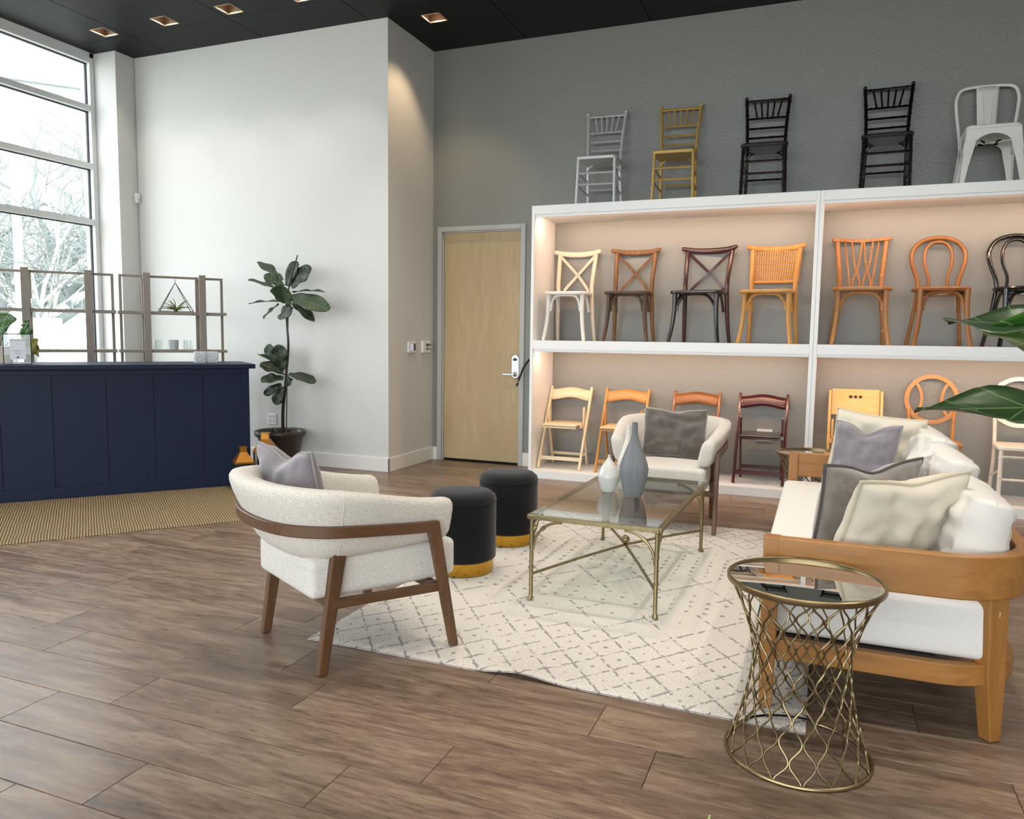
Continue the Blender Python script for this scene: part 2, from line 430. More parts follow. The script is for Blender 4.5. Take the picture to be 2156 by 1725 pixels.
# window wall
win = bpy.data.objects.new('window_1', None); COL.objects.link(win); win['kind'] = 'structure'
ym = [YCOL-.03, 4.72, 3.2, 1.7]
struct('wall_left_light_block', MB().box(-7.6, XWIN+.05, -4.2, 1.67, -.1, 4.6), M_WHITE); zt = [.12, 2.52, 3.115, 3.722, ZC-.075]  # unseen solid stretch of wall, put in to cut daylight from the left
fw = .055
for i, y in enumerate(ym): MB().box(XWIN-.07, XWIN+.05, y-fw/2, y+fw/2, 0, ZC).build('mullion', M_ALU, win, None, bevel=.004)
for z in zt:
    for i in range(len(ym)-1): MB().box(XWIN-.07, XWIN+.05, ym[i+1]+fw/2, ym[i]-fw/2, z-.03, z+.03).build('transom', M_ALU, win, None, bevel=.004)
MB().box(XWIN-.07, XWIN+.05, 1.7, YCOL, ZC-.05, ZC).build('head_frame', M_ALU, win, None); MB().box(XWIN-.07, XWIN+.06, 1.7, YCOL, 0, .09).build('sill', M_ALU, win, None)
for i in range(len(ym)-1):
    for k in range(len(zt)-1):
        a, b, c, d = ym[i+1]+fw/2, ym[i]-fw/2, zt[k]+.03, zt[k+1]-.03
        MB().add([(XWIN-.01, a, c), (XWIN-.01, b, c), (XWIN-.01, b, d), (XWIN-.01, a, d)], [(0, 1, 2, 3)]).build('pane', M_GLASS, win, None)
        gk = MB()
        for (p, q, r_, s_) in ((a, a+.012, c, d), (b-.012, b, c, d), (a, b, c, c+.012), (a, b, d-.012, d)): gk.box(XWIN-.022, XWIN+.002, p, q, r_, s_)
        gk.build('gasket', M_GASKET, win, None)

# unseen glazing added behind the camera to light the surfaces facing it
w2 = bpy.data.objects.new('added_window', None); COL.objects.link(w2); w2['kind'] = 'structure'
xm = [-7.4, -5.5, -3.6, -1.7, .2, 2.1, 4.17]
for x in xm: MB().box(x-fw/2, x+fw/2, -4.08, -3.96, 0, ZC).build('mullion', M_ALU, w2, None)
for z in [.06]+zt[1:]+[ZC-.03]: MB().box(-7.4, 4.2, -4.08, -3.96, z-.03, z+.03).build('transom', M_ALU, w2, None)
for a, b in zip(xm, xm[1:]): MB().add([(a, -4.02, .06), (b, -4.02, .06), (b, -4.02, ZC), (a, -4.02, ZC)], [(0, 1, 2, 3)]).build('pane', M_GLASS, w2, None)

# door
M_BIRCH = wood('birch_door', '#b39a72', '#c9b48c', 'z', 7, 5, .45, (.3, .75), bstr=.03)
M_STEEL = plain('satin_steel', '#c3c4c4', .28, metal=1)
M_FRAME = plain('door_frame_grey', '#b6b7b5', .4)
dr = bpy.data.objects.new('door_1', None); COL.objects.link(dr); dr['kind'] = 'structure'
tag(dr, 'plain birch door in a grey metal frame beside the shelves', 'door')
jm = .05
for a, b, n in ((D0, D0+jm, 'frame_jamb'), (D1-jm, D1, 'frame_jamb')):
    MB().box(a, b, YG-.018, YG+.07, 0, DZ).build(n, M_FRAME, dr, None, bevel=.004)
    s = 1 if a == D0 else -1; e = b if s > 0 else a
    MB().box(min(e, e+s*.012), max(e, e+s*.012), YG+.012, YG+.07, 0, DZ-jm).build('frame_stop', M_FRAME, dr, None)
MB().box(D0+jm, D1-jm, YG-.018, YG+.07, DZ-jm, DZ).build('frame_head', M_FRAME, dr, None, bevel=.004)
MB().box(D0+jm, D1-jm, YG+.012, YG+.07, DZ-jm-.012, DZ-jm).build('frame_stop', M_FRAME, dr, None)
MB().box(D0+jm+.014, D1-jm-.014, YG+.03, YG+.07, .022, DZ-jm-.014).build('door_leaf', M_BIRCH, dr, None)
MB().box(D0+.001, D1-.001, YG+.073, YG+.2, -.05, DZ).box(D0+jm, D1-jm, YG+.001, YG+.073, -.05, .0005).build('shadow_gap', M_DARK, dr, None)
lk = MB().prism([(.042*math.cos(a)-2.955, .042*math.sin(a)*1.0+(1.115 if math.sin(a) > 0 else .955)) for a in [2*PI*i/28 for i in range(28)]], YG+.006, YG+.03).build('lock_plate', M_STEEL, dr, 30, bevel=.003)
MB().lathe([(.0, 0), (.014, 0), (.014, .03), (0, .03)], 16).build('lock_turn', plain('dark_steel', '#3d3f42', .4, metal=.8), lk).matrix_local = Matrix.Translation((-2.955, YG+.006, 1.11)) @ Matrix.Rotation(R(90), 4, 'X')
lv = MB(); lv.lathe([(0, 0), (.024, 0), (.024, .012), (.012, .016), (.012, .05), (0, .05)], 18); lv.box(-.125, .005, -.011, .011, .036, .056)
lv.build('lever_handle', M_STEEL, lk, 30, bevel=.004).matrix_local = Matrix.Translation((-2.955, YG+.006, .955)) @ Matrix.Rotation(R(90), 4, 'X')

# outside ground
M_GROUND = plain('pale_paving', '#b9bab2', .9, var=.1, vscale=.6)
struct('ground', MB().box(-40, -7.65, -25, 40, -.3, -.12).box(-7.65, 30, -30, -4.2, -.3, -.12), M_GROUND)
# ------------------------------------------------------------------ display shelves
ZS, ZM, ZP, XS0, XS1 = 2.557, 1.313, .078, -2.568, -.072
M_LED = emit('led_strip_glow', (1.0, .72, .48), 3)
def shelf_unit(x0, x1, label):
    t = thing('display_shelf', label, 'shelf', (x0, YS, 0), 0, 'white display shelves along the grey wall')
    W_ = x1-x0-.001; D = YG-YS-.004; th = .03
    for a in (0, W_-th): MB().box(a, a+th, 0, D, 0, ZS-.0).build('side_panel', M_SHELF, t, None, bevel=.003)
    for z, n in ((ZS, 'top_board'), (ZM, 'middle_board')):
        b = MB().box(th, W_-th, .0, D, z-.08, z).build(n, M_SHELF, t, None, bevel=.002)
        MB().box(th+.004, W_-th-.004, .010, .028, z-.106, z-.0805).build('front_lip', M_SHELF, b, None, bevel=.002)
        MB().box(th+.004, W_-th-.004, .030, .042, z-.098, z-.0805).build('led_strip', M_LED, b, None)
        area('led_light', (W_/2, .052, z-.104), (R(42), 0, 0), W_-2*th-.03, .015, 13 if z > 2 else 10, (1.0, .64, .44), parent=t)
    MB().box(th, W_-th, 0, D, 0, ZP).build('plinth', M_SHELF, t, None, bevel=.002)
    return t
shelf_unit(XS0, XS1, 'white lit display shelf next to the birch door')
shelf_unit(XS1, XS1+2.496, 'white lit display shelf further from the door')

# ------------------------------------------------------------------ chairs on the shelves (front is -y, origin on the surface)
def ringed(path, r, nring, seg=8, rr=1.28):
    # bamboo-like turned bar with raised rings
    m = MB(); P = [Vector(p) for p in path]
    m.tube(P, r, seg)
    Ls = [0]
    for a, b in zip(P, P[1:]): Ls.append(Ls[-1]+(b-a).length)
    for k in range(nring):
        d = Ls[-1]*(k+.5)/nring
        for i in range(len(P)-1):
            if Ls[i] <= d <= Ls[i+1]:
                T = (P[i+1]-P[i]).normalized(); c = P[i]+T*(d-Ls[i])
                m.tube([c-T*.006, c-T*.004, c+T*.004, c+T*.006], [r*1.02, r*rr, r*rr, r*1.02], seg); break
    return m
def rseat(w, d, z, th, r=.06, back=None):
    # seat board with rounded corners; back = width at the rear
    bk = back or w; pts = []
    for cx, cy, a0 in ((bk/2-r, d/2-r, 0), (-bk/2+r, d/2-r, 90), (-w/2+r, -d/2+r, 180), (w/2-r, -d/2+r, 270)):
        for i in range(7): a = R(a0+i*15); pts.append((cx+r*math.cos(a), cy+r*math.sin(a)))
    return MB().prism(pts, z-th, z, 'z')
def chiavari(label, mat, loc, rotz=0):
    t = thing('ballroom_chair', label, 'chair', loc, rotz, 'bamboo-style chairs on top of the shelves')
    rseat(.385, .37, .44, .032, .05, .35).build('seat', mat, t, 30, bevel=.008, segs=3)
    for s in (-1, 1):
        ringed([(s*.168, -.165, .41), (s*.176, -.185, 0)], .0145, 5).build('front_leg', mat, t)
        p = smoothpath([(s*.165, .235, 0), (s*.155, .165, .3), (s*.155, .155, .44), (s*.166, .195, .7), (s*.182, .25, .92)], 5)
        ringed(p, .0145, 9).build('back_post', mat, t)
        MB().sphere((s*.182, .25, .922), .017, 10, 6).build('finial', mat, t)
        for z in (.27, .15): ringed([(s*.172, -.175, z+.02), (s*.16, .2, z)], .009, 3, 6).build('side_stretcher', mat, t)
        MB().tube(smoothpath([(s*.16, .16, .33), (s*.14, .12, .385), (s*.09, .1, .415)], 4), .008, 6).build('seat_brace', mat, t)
    for z in (.285, .185): ringed([(-.17, -.176, z), (.17, -.176, z)], .010, 3, 6).build('front_stretcher', mat, t)
    ringed([(-.158, .2, .2), (.158, .2, .2)], .009, 3, 6).build('rear_stretcher', mat, t)
    def row(z, n, nm, r=.0095):
        f = (z-.44)/.48; hw = .155+.027*max(0, f)**1.2; y = .155+.095*max(0, f)
        ringed(smoothpath([(-hw, y, z), (0, y+.022, z+.006), (hw, y, z)], 5), r, n, 6).build(nm, mat, t); return hw, y
    h1, y1 = row(.895, 4, 'top_rail', .012); h2, y2 = row(.735, 4, 'back_rail'); row(.645, 4, 'back_rail'); row(.56, 4, 'back_rail')
    for k in range(-2, 3):
        ringed([(k*.042, y2+.02, .737), (k*.058, y1+.02, .893)], .008, 2, 6).build('spindle', mat, t)
    return t
M_SIL = plain('silver_paint', '#cfd1d0', .38, metal=.35)
M_GOLD = plain('gold_paint', '#c6a362', .4, metal=.35)
M_MAHB = plain('dark_mahogany_lacquer', '#1b0d0f', .22, coat=.4)
M_BLK = plain('black_lacquer', '#0b0b0d', .2, coat=.5)
chiavari('silver ballroom chair with slatted back on top of the shelf', M_SIL, (-2.0, 7.14, ZS), R(3))
chiavari('gold ballroom chair with slatted back on top of the shelf', M_GOLD, (-1.3, 7.14, ZS), R(3))
chiavari('dark mahogany ballroom chair, between the gold and the black one', M_MAHB, (-.54, 7.13, ZS), R(2))
chiavari('glossy black ballroom chair next to the white metal chair', M_BLK, (.405, 7.13, ZS), R(-2))

def metal_chair(label, mat, loc):
    t = thing('metal_cafe_chair', label, 'chair', loc)
    rseat(.37, .36, .45, .03, .05, .36).build('seat', mat, t, 30, bevel=.01, segs=3)
    ap = MB()
    # skirt with arched openings between the legs
    pts = [(-.178, .42), (.178, .42), (.205, .24), (.17, .26)] + [(.14*math.cos(a), .26+.12*math.sin(a)) for a in [PI*i/14 for i in range(1, 14)]] + [(-.17, .26), (-.205, .24)]
    ap.prism(pts, -.180, -.172); ap.build('front_skirt', mat, t, None, bevel=.002)
    MB().prism([(x*.95, z) for x, z in pts], .165, .173).build('rear_skirt', mat, t, None, bevel=.002)
    for s in (-1, 1):
        MB().prism([(y, z) for y, z in [(-.172, .42), (.165, .42), (.19, .26)] + [(.125*math.cos(a), .27+.11*math.sin(a)) for a in [PI*i/12 for i in range(1, 12)]] + [(-.19, .26)]], s*.178-.004, s*.178+.004, 'x').build('side_skirt', mat, t, None)
        for q in (-1, 1):
            y0, y1 = (-.172, -.215) if q < 0 else (.163, .225)
            # folded sheet leg: wide at the seat, narrow at the foot
            lg = MB()
            a = [(s*.185, y0, .43), (s*.11, y0, .40), (s*.185, y0-q*.075, .40)]
            secs = []
            for k, (z, wd) in enumerate(((.43, .085), (.3, .072), (.15, .048), (0, .032))):
                f = (.43-z)/.43; cx = s*(.182+.035*f); cy = y0+(y1-y0)*f
                secs.append([(cx, cy-q*wd, z), (cx, cy, z), (cx-s*wd, cy, z), (cx-s*wd, cy-q*.006, z), (cx-s*.006, cy-q*.006, z), (cx-s*.006, cy-q*wd, z)])
            vs = [v for se in secs for v in se]; fs = []
            for k in range(3):
                for m_ in range(6): n_ = (m_+1) % 6; fs.append((k*6+m_, k*6+n_, k*6+6+n_, k*6+6+m_))
            fs += [(0, 1, 2, 3, 4, 5), tuple(18+i for i in range(5, -1, -1))]
            lg.add(vs, fs).build('leg', mat, t, None, bevel=.003)
    hoop = smoothpath([(-.185, .12, .33), (-.19, .165, .45), (-.215, .2, .66), (-.215, .215, .76), (-.17, .225, .83), (0, .235, .845), (.17, .225, .83), (.215, .215, .76), (.215, .2, .66), (.19, .165, .45), (.185, .12, .33)], 6)
    MB().tube(hoop, .013, 10).build('back_hoop', mat, t)
    sp = MB()
    sp.grid(lambda u, v: ((u-.5)*(.125+.035*v), .165+.065*v-.006*math.cos((u-.5)*PI), .44+.40*v), 8, 8)
    so = sp.build('splat', mat, t); m_ = so.modifiers.new('thick', 'SOLIDIFY'); m_.thickness = .004
    MB().tube(smoothpath([(-.022, .160, .5), (-.03, .19, .66), (-.034, .212, .775), (0, .216, .785), (.034, .212, .775), (.03, .19, .66), (.022, .160, .5)], 5), .004, 6).build('splat_rib', mat, so)
    MB().tube([(-.15, -.15, .33), (.15, .15, .36)], .005, 6).build('cross_brace', mat, t); MB().tube([(.15, -.15, .33), (-.15, .15, .36)], .005, 6).build('cross_brace', mat, t)
    for q in ((-.05, -.05), (.05, .05), (.05, -.05), (-.05, .05)): MB().tube([(q[0]*.8, q[1]*.8, .342), (q[0]*1.3, q[1]*1.3, .348)], .009, 6).build('rubber_pad', M_DARK, t)
    return t
metal_chair('white painted metal cafe chair on top of the shelf', plain('white_metal_paint', '#e7e4de', .38), (1.135, 7.15, ZS))

# --- bentwood family on the middle boards
def bent_base(t, wf, seat_mat, leg_mat, seat_w=.44, seat_z=.465, round_seat=False, arch_mat=None):
    arch_mat = arch_mat or leg_mat
    if round_seat:
        MB().lathe([(0, seat_z-.034), (.195, seat_z-.034), (.212, seat_z-.026), (.216, seat_z-.012), (.208, seat_z), (.17, seat_z-.003), (0, seat_z-.006)], 40).build('seat', seat_mat, t, 35)
    else:
        rseat(seat_w, .42, seat_z, .03, .09, seat_w*.86).build('seat', seat_mat, t, 30, bevel=.009, segs=3)
    h = wf/2
    for s in (-1, 1):
        p = smoothpath([(s*(h-.035), -.15, seat_z-.02), (s*(h-.035), -.158, .3), (s*(h-.022), -.172, .14), (s*h, -.2, 0)], 6)
        MB().tube(p, [.022-.005*i/(len(p)-1) for i in range(len(p))], 10).build('front_leg', leg_mat, t)
        a = smoothpath([(s*(h-.055), -.15, .29), (s*(h-.062), -.148, .35), (s*.085, -.145, .425), (0, -.145, seat_z-.04)], 6)
    fa = smoothpath([(-(h-.055), -.15, .28), (-(h-.064), -.15, .345), (-.1, -.148, .415), (0, -.146, .43), (.1, -.148, .415), (h-.064, -.15, .345), (h-.055, -.15, .28)], 6)
    MB().tube(fa, .0125, 8).build('front_arch', arch_mat, t)
    for s in (-1, 1):
        sa = smoothpath([(s*(h-.042), -.125, .28), (s*(h-.045), -.11, .35), (s*(h-.048), -.04, .42), (s*(h-.05), .03, .425), (s*(h-.05), .1, .35), (s*(h-.048), .13, .28)], 5)
        MB().tube(sa, .0125, 8).build('side_arch', arch_mat, t)
def rear_posts(t, mat, wf, top, seat_w, top_half, seat_half=None, r=.0175, ytop=.255):
    h = wf/2; sh = seat_half or (h-.03)
    for s in (-1, 1):
        p = smoothpath([(s*(h-.01), .235, 0), (s*(h-.022), .19, .2), (s*sh, .165, .44), (s*(sh+.002), .17, .58), (s*top_half, ytop, top)], 6)
        MB().tube(p, [.016+.0045*min(1, i/8) for i in range(len(p))], 10).build('back_post', mat, t)
def crossback(label, loc, wf, back_mat, seat_mat, leg_mat, rotz=0, cane=False):
    t = thing('cane_back_chair' if cane else 'cross_back_chair', label, 'chair', loc, rotz, 'bentwood chairs on the middle boards')
    bent_base(t, wf, seat_mat, leg_mat, wf+.03, .462)
    th = wf/2-.015
    rear_posts(t, back_mat, wf, .855, wf, th)
    tr = MB(); w2 = wf/2+.035
    path = smoothpath([(-w2, .218, .872), (-w2*.55, .262, .852), (0, .275, .846), (w2*.55, .262, .852), (w2, .218, .872)], 6)
    n = len(path)
    tr.sweep(path, [(.013*math.cos(a), .027*math.sin(a)) for a in [2*PI*i/12 for i in range(12)]], up=(0, 0, 1), scl=[(1, .72+.28*math.sin(PI*i/(n-1))) if 0 < i < n-1 else (.6, .5) for i in range(n)])
    tr.build('top_rail', back_mat, t)
    if not cane:
        for s in (-1, 1):
            MB().strip(smoothpath([(s*(th-.01), .247, .83), (0, .252+.006*s, .645), (-s*(th-.07), .205, .5), (-s*(th-.075), .195, .465)], 6), .026, .006, up=(0, 1, .25)).build('cross_strap', back_mat, t)
        MB().sphere((0, .244, .645), .006, 8, 5).build('rivet', M_STEEL, t)
    else:
        zb, zt_ = .555, .835; wv = MB(); hw = th-.012
        for k in range(20):
            x = -hw+2*hw*k/19
            wv.strip(smoothpath([(x*.94, .187+.022*(1-(x/hw)**2), zb), (x, .215+.03*(1-(x/hw)**2), .7), (x*1.03, .247+.022*(1-(x/hw)**2), zt_)], 3), .0085, .0022, up=(0, 1, 0))
        for k in range(18):
            f = k/17; z = zb+(zt_-zb)*f; y = .187+.06*f
            wv.strip([(hw*(.94+.09*f)*u, y+.002+.024*(1-u*u), z) for u in [-1+2*i/8 for i in range(9)]], .0085, .0022, up=(0, 1, 0))
        o = wv.build('cane_weave', back_mat, t, None); o['kind'] = 'stuff'
        MB().tube([(hw*.95*u, .186+.024*(1-u*u), zb-.006) for u in [-1+2*i/8 for i in range(9)]], .013, 8).build('lower_rail', back_mat, t)
        for s in (-1, 1): MB().tube(smoothpath([(s*(th-.012), .182, .55), (s*(th-.004), .212, .7), (s*(th+.004), .247, .84)], 5), .021, 10).build('wrapped_binding', back_mat, t)
    return t
W_NAT = wood('whitewashed_wood', '#e0c8aa', '#f2e3cf', 'z', 10, 8, .5, (.3, .7), worn=('#a68a68', 26, .66))
W_NATW = wood('whitewashed_paint', '#e6e2da', '#f1eee8', 'z', 10, 8, .45, (.3, .7))
W_RUS = wood('rustic_oak', '#5a3a20', '#936a41', 'z', 12, 10, .45, (.3, .72))
W_RUSD = wood('rustic_oak_dark', '#33251a', '#6d5238', 'z', 12, 10, .5, (.3, .75))
W_MAH = wood('mahogany_red', '#260f0e', '#4d1f1a', 'z', 10, 8, .3, (.3, .75), coat=.35)
W_MAHD = wood('mahogany_dark', '#150c0d', '#2b1615', 'z', 10, 8, .28, (.3, .75), coat=.4)
W_HON = wood('honey_beech', '#b07b38', '#cf9b55', 'z', 12, 9, .4, (.3, .72))
W_HON2 = wood('honey_ash', '#96602f', '#c08c55', 'z', 12, 9, .42, (.3, .72), worn=('#e0bb8c', 30, .6))
W_CHE = wood('cherry_bentwood', '#835026', '#a97440', 'z', 10, 9, .36, (.3, .72))
YM = 7.155
crossback('whitewashed cross-back chair beside the shelf end panel', (-2.275, YM, ZM), .40, W_NAT, W_NATW, W_NATW, R(1))
crossback('rustic brown oak cross-back chair on the middle shelf', (-1.69, YM, ZM), .405, W_RUS, W_RUSD, W_RUSD, R(2))
crossback('dark mahogany cross-back chair on the middle shelf', (-1.044, YM, ZM), .445, W_MAH, W_MAHD, W_MAHD, R(-8))
crossback('honey-coloured chair with woven cane back on the middle shelf', (-.452, YM, ZM), .435, W_HON, W_HON, W_HON, R(-6), cane=True)
def vine_chair(label, loc, mat, rotz=0):
    t = thing('lattice_back_chair', label, 'chair', loc, rotz, 'bentwood chairs on the middle boards')
    bent_base(t, .43, mat, mat, .455, .475); rear_posts(t, mat, .43, .885, .43, .192, .165)
    MB().strip(smoothpath([(-.235, .235, .905), (0, .285, .895), (.235, .235, .905)], 8), .03, .028, up=(0, 0, 1)).build('top_rail', mat, t, bevel=.004)
    for xb, xt, bow in ((-.075, -.13, 0), (-.06, .005, .02), (0, -.075, -.02), (0.015, .09, .02), (.075, .02, -.02), (.082, .135, 0)):
        xb *= 1.1
        p = smoothpath([(xb, .172, .47), (xb+.15*(xt-xb), .19, .56), (xb+.5*(xt-xb)+bow*.6, .222, .69), (xt, .268, .885)], 6)
        MB().tube(p, .009, 6).build('lattice_rod', mat, t)
    return t
vine_chair('honey-coloured chair with branching lattice back, beside the shelf divider', (.275, YM-.01, ZM), W_HON2, R(1))
def hoop_chair(label, loc, mat, rotz=0):
    t = thing('hoop_back_chair', label, 'chair', loc, rotz, 'bentwood chairs on the middle boards')
    bent_base(t, .40, mat, mat, .44, .468, True)
    h = .2
    for s in (-1, 1):
        p = smoothpath([(s*(h-.0), .235, 0), (s*(h-.03), .175, .25), (s*(h-.05), .155, .45)], 6); MB().tube(p, .0155, 10).build('rear_leg', mat, t)
    out = smoothpath([(-.14, .16, .45), (-.155, .17, .55), (-.195, .205, .69), (-.19, .235, .79), (-.125, .255, .87), (0, .26, .9), (.125, .255, .87), (.19, .235, .79), (.195, .205, .69), (.155, .17, .55), (.14, .16, .45)], 7)
    MB().tube(out, .0175, 10).build('outer_hoop', mat, t)
    inn = smoothpath([(-.075, .165, .455), (-.07, .175, .56), (-.1, .205, .68), (-.098, .228, .78), (-.06, .243, .845), (0, .247, .865), (.06, .243, .845), (.098, .228, .78), (.1, .205, .68), (.07, .175, .56), (.075, .165, .455)], 7)
    MB().tube(inn, .013, 10).build('inner_hoop', mat, t)
    MB().lathe([(.13, .405), (.142, .405), (.142, .418), (.13, .418), (.13, .405)], 28).build('leg_ring', mat, t)
    return t
hoop_chair('brown bentwood hoop-back chair on the middle shelf', (.865, YM-.01, ZM), W_CHE, R(2))
hoop_chair('black bentwood hoop-back chair cut off by the photo edge', (1.44, YM+.0, ZM), M_BLK, R(6))

# --- folding chairs and ring-back chairs on the plinths
def folding(label, loc, mat, seat_mat=None, rotz=0, panel=False):
    t = thing('folding_chair', label, 'chair', loc, rotz, 'folding chairs on the bottom shelf')
    seat_mat = seat_mat or mat; H = .83 if panel else .775
    for s in (-1, 1):
        MB().bar((s*.206, -.19, .0), (s*.206, .205 if not panel else .2, H), .024, .038, up=(0, 1, 0)).build('front_leg', mat, t, None, bevel=.005)
        rl = MB(); n = 8
        pts = [(.196, 0), (.156, 0), (.02, .44), (.012, .56)] + [(.035-.023*math.cos(a), .57+.023*math.sin(a)) for a in [PI*i/n for i in range(n+1)]] + [(.062, .45)]
        rl.prism([(y, z) for y, z in pts], s*.178-.009, s*.178+.009, 'x'); rl.build('rear_leg', mat, t, None, bevel=.004)
        MB().bar((s*.187, -.1, .415), (s*.187, .13, .40), .018, .03).build('seat_rail', mat, t, None)
    st = MB(); st.prism([(-.168, -.205), (.168, -.205), (.168, .17), (-.168, .17)], .418, .436, 'z'); st.build('seat', seat_mat, t, None, bevel=.01, segs=3)
    MB().bar((-.166, -.19, .408), (.166, -.19, .408), .02, .016).build('seat_front_rail', mat, t, None)
    MB().bar((-.2, -.142, .1), (.2, -.142, .1), .018, .036, up=(0, 0, 1)).build('front_stretcher', mat, t, None, bevel=.003)
    MB().bar((-.172, .155, .11), (.172, .155, .11), .016, .03).build('rear_stretcher', mat, t, None, bevel=.003)
    if not panel:
        bs = MB()
        def f(u, v):
            x = (u-.5)*.392; top = .765+.012*math.cos((u-.5)*2*PI)-.004; bot = .662+.014*math.cos((u-.5)*2*PI); z = bot+(top-bot)*v
            return (x, .147+.42*(z-.66)*.9+.028*math.cos((u-.5)*PI)-.012, z)
        o = bs.grid(f, 14, 3).build('back_slat', mat, t); m_ = o.modifiers.new('thick', 'SOLIDIFY'); m_.thickness = .013
    else:
        bs = MB(); xs = [-.185, -.075, -.047, -.03, -.014, .014, .030, .047, .075, .185]
        xs = [-.19, -.052, -.026, -.013, .013, .026, .052, .19]; zs = [.625, .78, .806, .865]
        for i in range(7):
            for j in range(3):
                if j == 1 and i in (1, 3, 5): continue
                bs.box(xs[i], xs[i+1], -.007, .007, zs[j]-.62, zs[j+1]-.62)
        o = bs.build('back_panel', mat, t, None); o.location = (0, .128, .62); o.rotation_euler = (R(-24), 0, 0)
    return t
F_PALE = wood('pale_maple', '#e6cda4', '#f2e2c4', 'x', 8, 8, .42, (.3, .72)); F_HON = wood('folding_honey', '#b9823f', '#cd9a5a', 'x', 8, 8, .4, (.3, .72))
F_OAK = wood('folding_fruitwood', '#7d4a24', '#9c6332', 'x', 8, 8, .36, (.3, .72), coat=.2); F_RED = wood('folding_mahogany', '#3a0d0d', '#571712', 'x', 8, 8, .25, (.3, .75), coat=.5)
F_PIN = wood('folding_pine', '#d9a85f', '#ebc88c', 'x', 8, 8, .42, (.3, .72)); F_SEAT = wood('folding_seat_pale', '#e3bd85', '#f0d6ab', 'x', 8, 8, .42)
YB = 7.18
folding('pale maple folding chair beside the shelf end panel', (-2.305, YB, ZP), F_PALE, F_PALE)
folding('honey-coloured wooden folding chair on the bottom shelf', (-1.735, YB, ZP), F_HON, F_SEAT)
folding('fruitwood folding chair behind the cream armchair', (-1.07, YB, ZP), F_OAK, F_SEAT)
folding('dark red mahogany folding chair on the bottom shelf', (-.475, YB, ZP), F_RED, M_MAHB)
folding('pine folding chair with three square holes in its back', (.288, YB, ZP), F_PIN, F_SEAT, 0, True)
def ring_chair(label, loc, mat, rotz=0):
    t = thing('ring_back_chair', label, 'chair', loc, rotz, 'ring-back chairs on the bottom shelf')
    rseat(.40, .38, .46, .03, .05, .37).build('seat', mat, t, 30, bevel=.008, segs=3)
    RZ, RR, RY = .785, .19, .215
    rg = MB(); pts = [(RR*math.cos(a), RY+.28*(RR*math.sin(a))*.55, RZ+RR*math.sin(a)) for a in [2*PI*i/40 for i in range(40)]]
    rg.sweep(pts, [(-.017, -.010), (.017, -.010), (.017, .010), (-.017, .010)], up=(0, 1, -.15), closed=True); rg.build('back_ring', mat, t, 50)
    for s in (-1, 1):
        a = [(s*(.205-.13*math.cos(q))-s*.0, RY+.15*.19*math.sin(q), RZ+.175*math.sin(q)) for q in [R(-62)+R(124)*i/14 for i in range(15)]]
        MB().strip(a, .022, .016, up=(0, 1, -.15)).build('inner_curve', mat, t, 50)
        MB().tube(smoothpath([(s*.17, .225, 0), (s*.165, .165, .3), (s*.165, .16, .46), (s*.168, .178, .62), (s*.172, .19, .70)], 5), .0145, 10).build('back_post', mat, t)
        ringed([(s*.172, -.16, .44), (s*.176, -.18, 0)], .0155, 3, 10).build('front_leg', mat, t)
        for z in (.24,): ringed([(s*.174, -.17, z+.03), (s*.166, .19, z-.06)], .009, 2, 6).build('side_stretcher', mat, t)
    for z in (.38, .2): ringed([(-.172, -.168, z), (.172, -.168, z)], .010, 2, 6).build('front_stretcher', mat, t)
    return t
W_ORN = wood('ring_oak', '#a87233', '#c68f4c', 'x', 10, 8, .4, (.3, .72)); W_LIM = wood('limed_white', '#e9dccb', '#f4ede2', 'z', 10, 8, .45, (.3, .7), worn=('#8a6b4f', 34, .68))
ring_chair('orange-brown chair with a round ring back on the bottom shelf', (.875, YB-.03, ZP), W_ORN)
ring_chair('limed white ring-back chair cut off by the photo edge', (1.51, YB-.02, ZP), W_LIM, R(0))
# white power strip on the wall behind the red folding chair
ps = thing('power_strip', 'white power strip on the wall behind the dark red folding chair', 'power strip', (-.46, YG, .47))
MB().box(-.068, .068, -.022, -.002, -.055, .055).build('housing', M_TRIM, ps, None, bevel=.004)
for x in (-.04, 0, .04): MB().box(x-.012, x+.012, -.024, -.02, -.012, .012).build('socket', plain('socket_grey', '#8d8d8d', .5), ps, None)
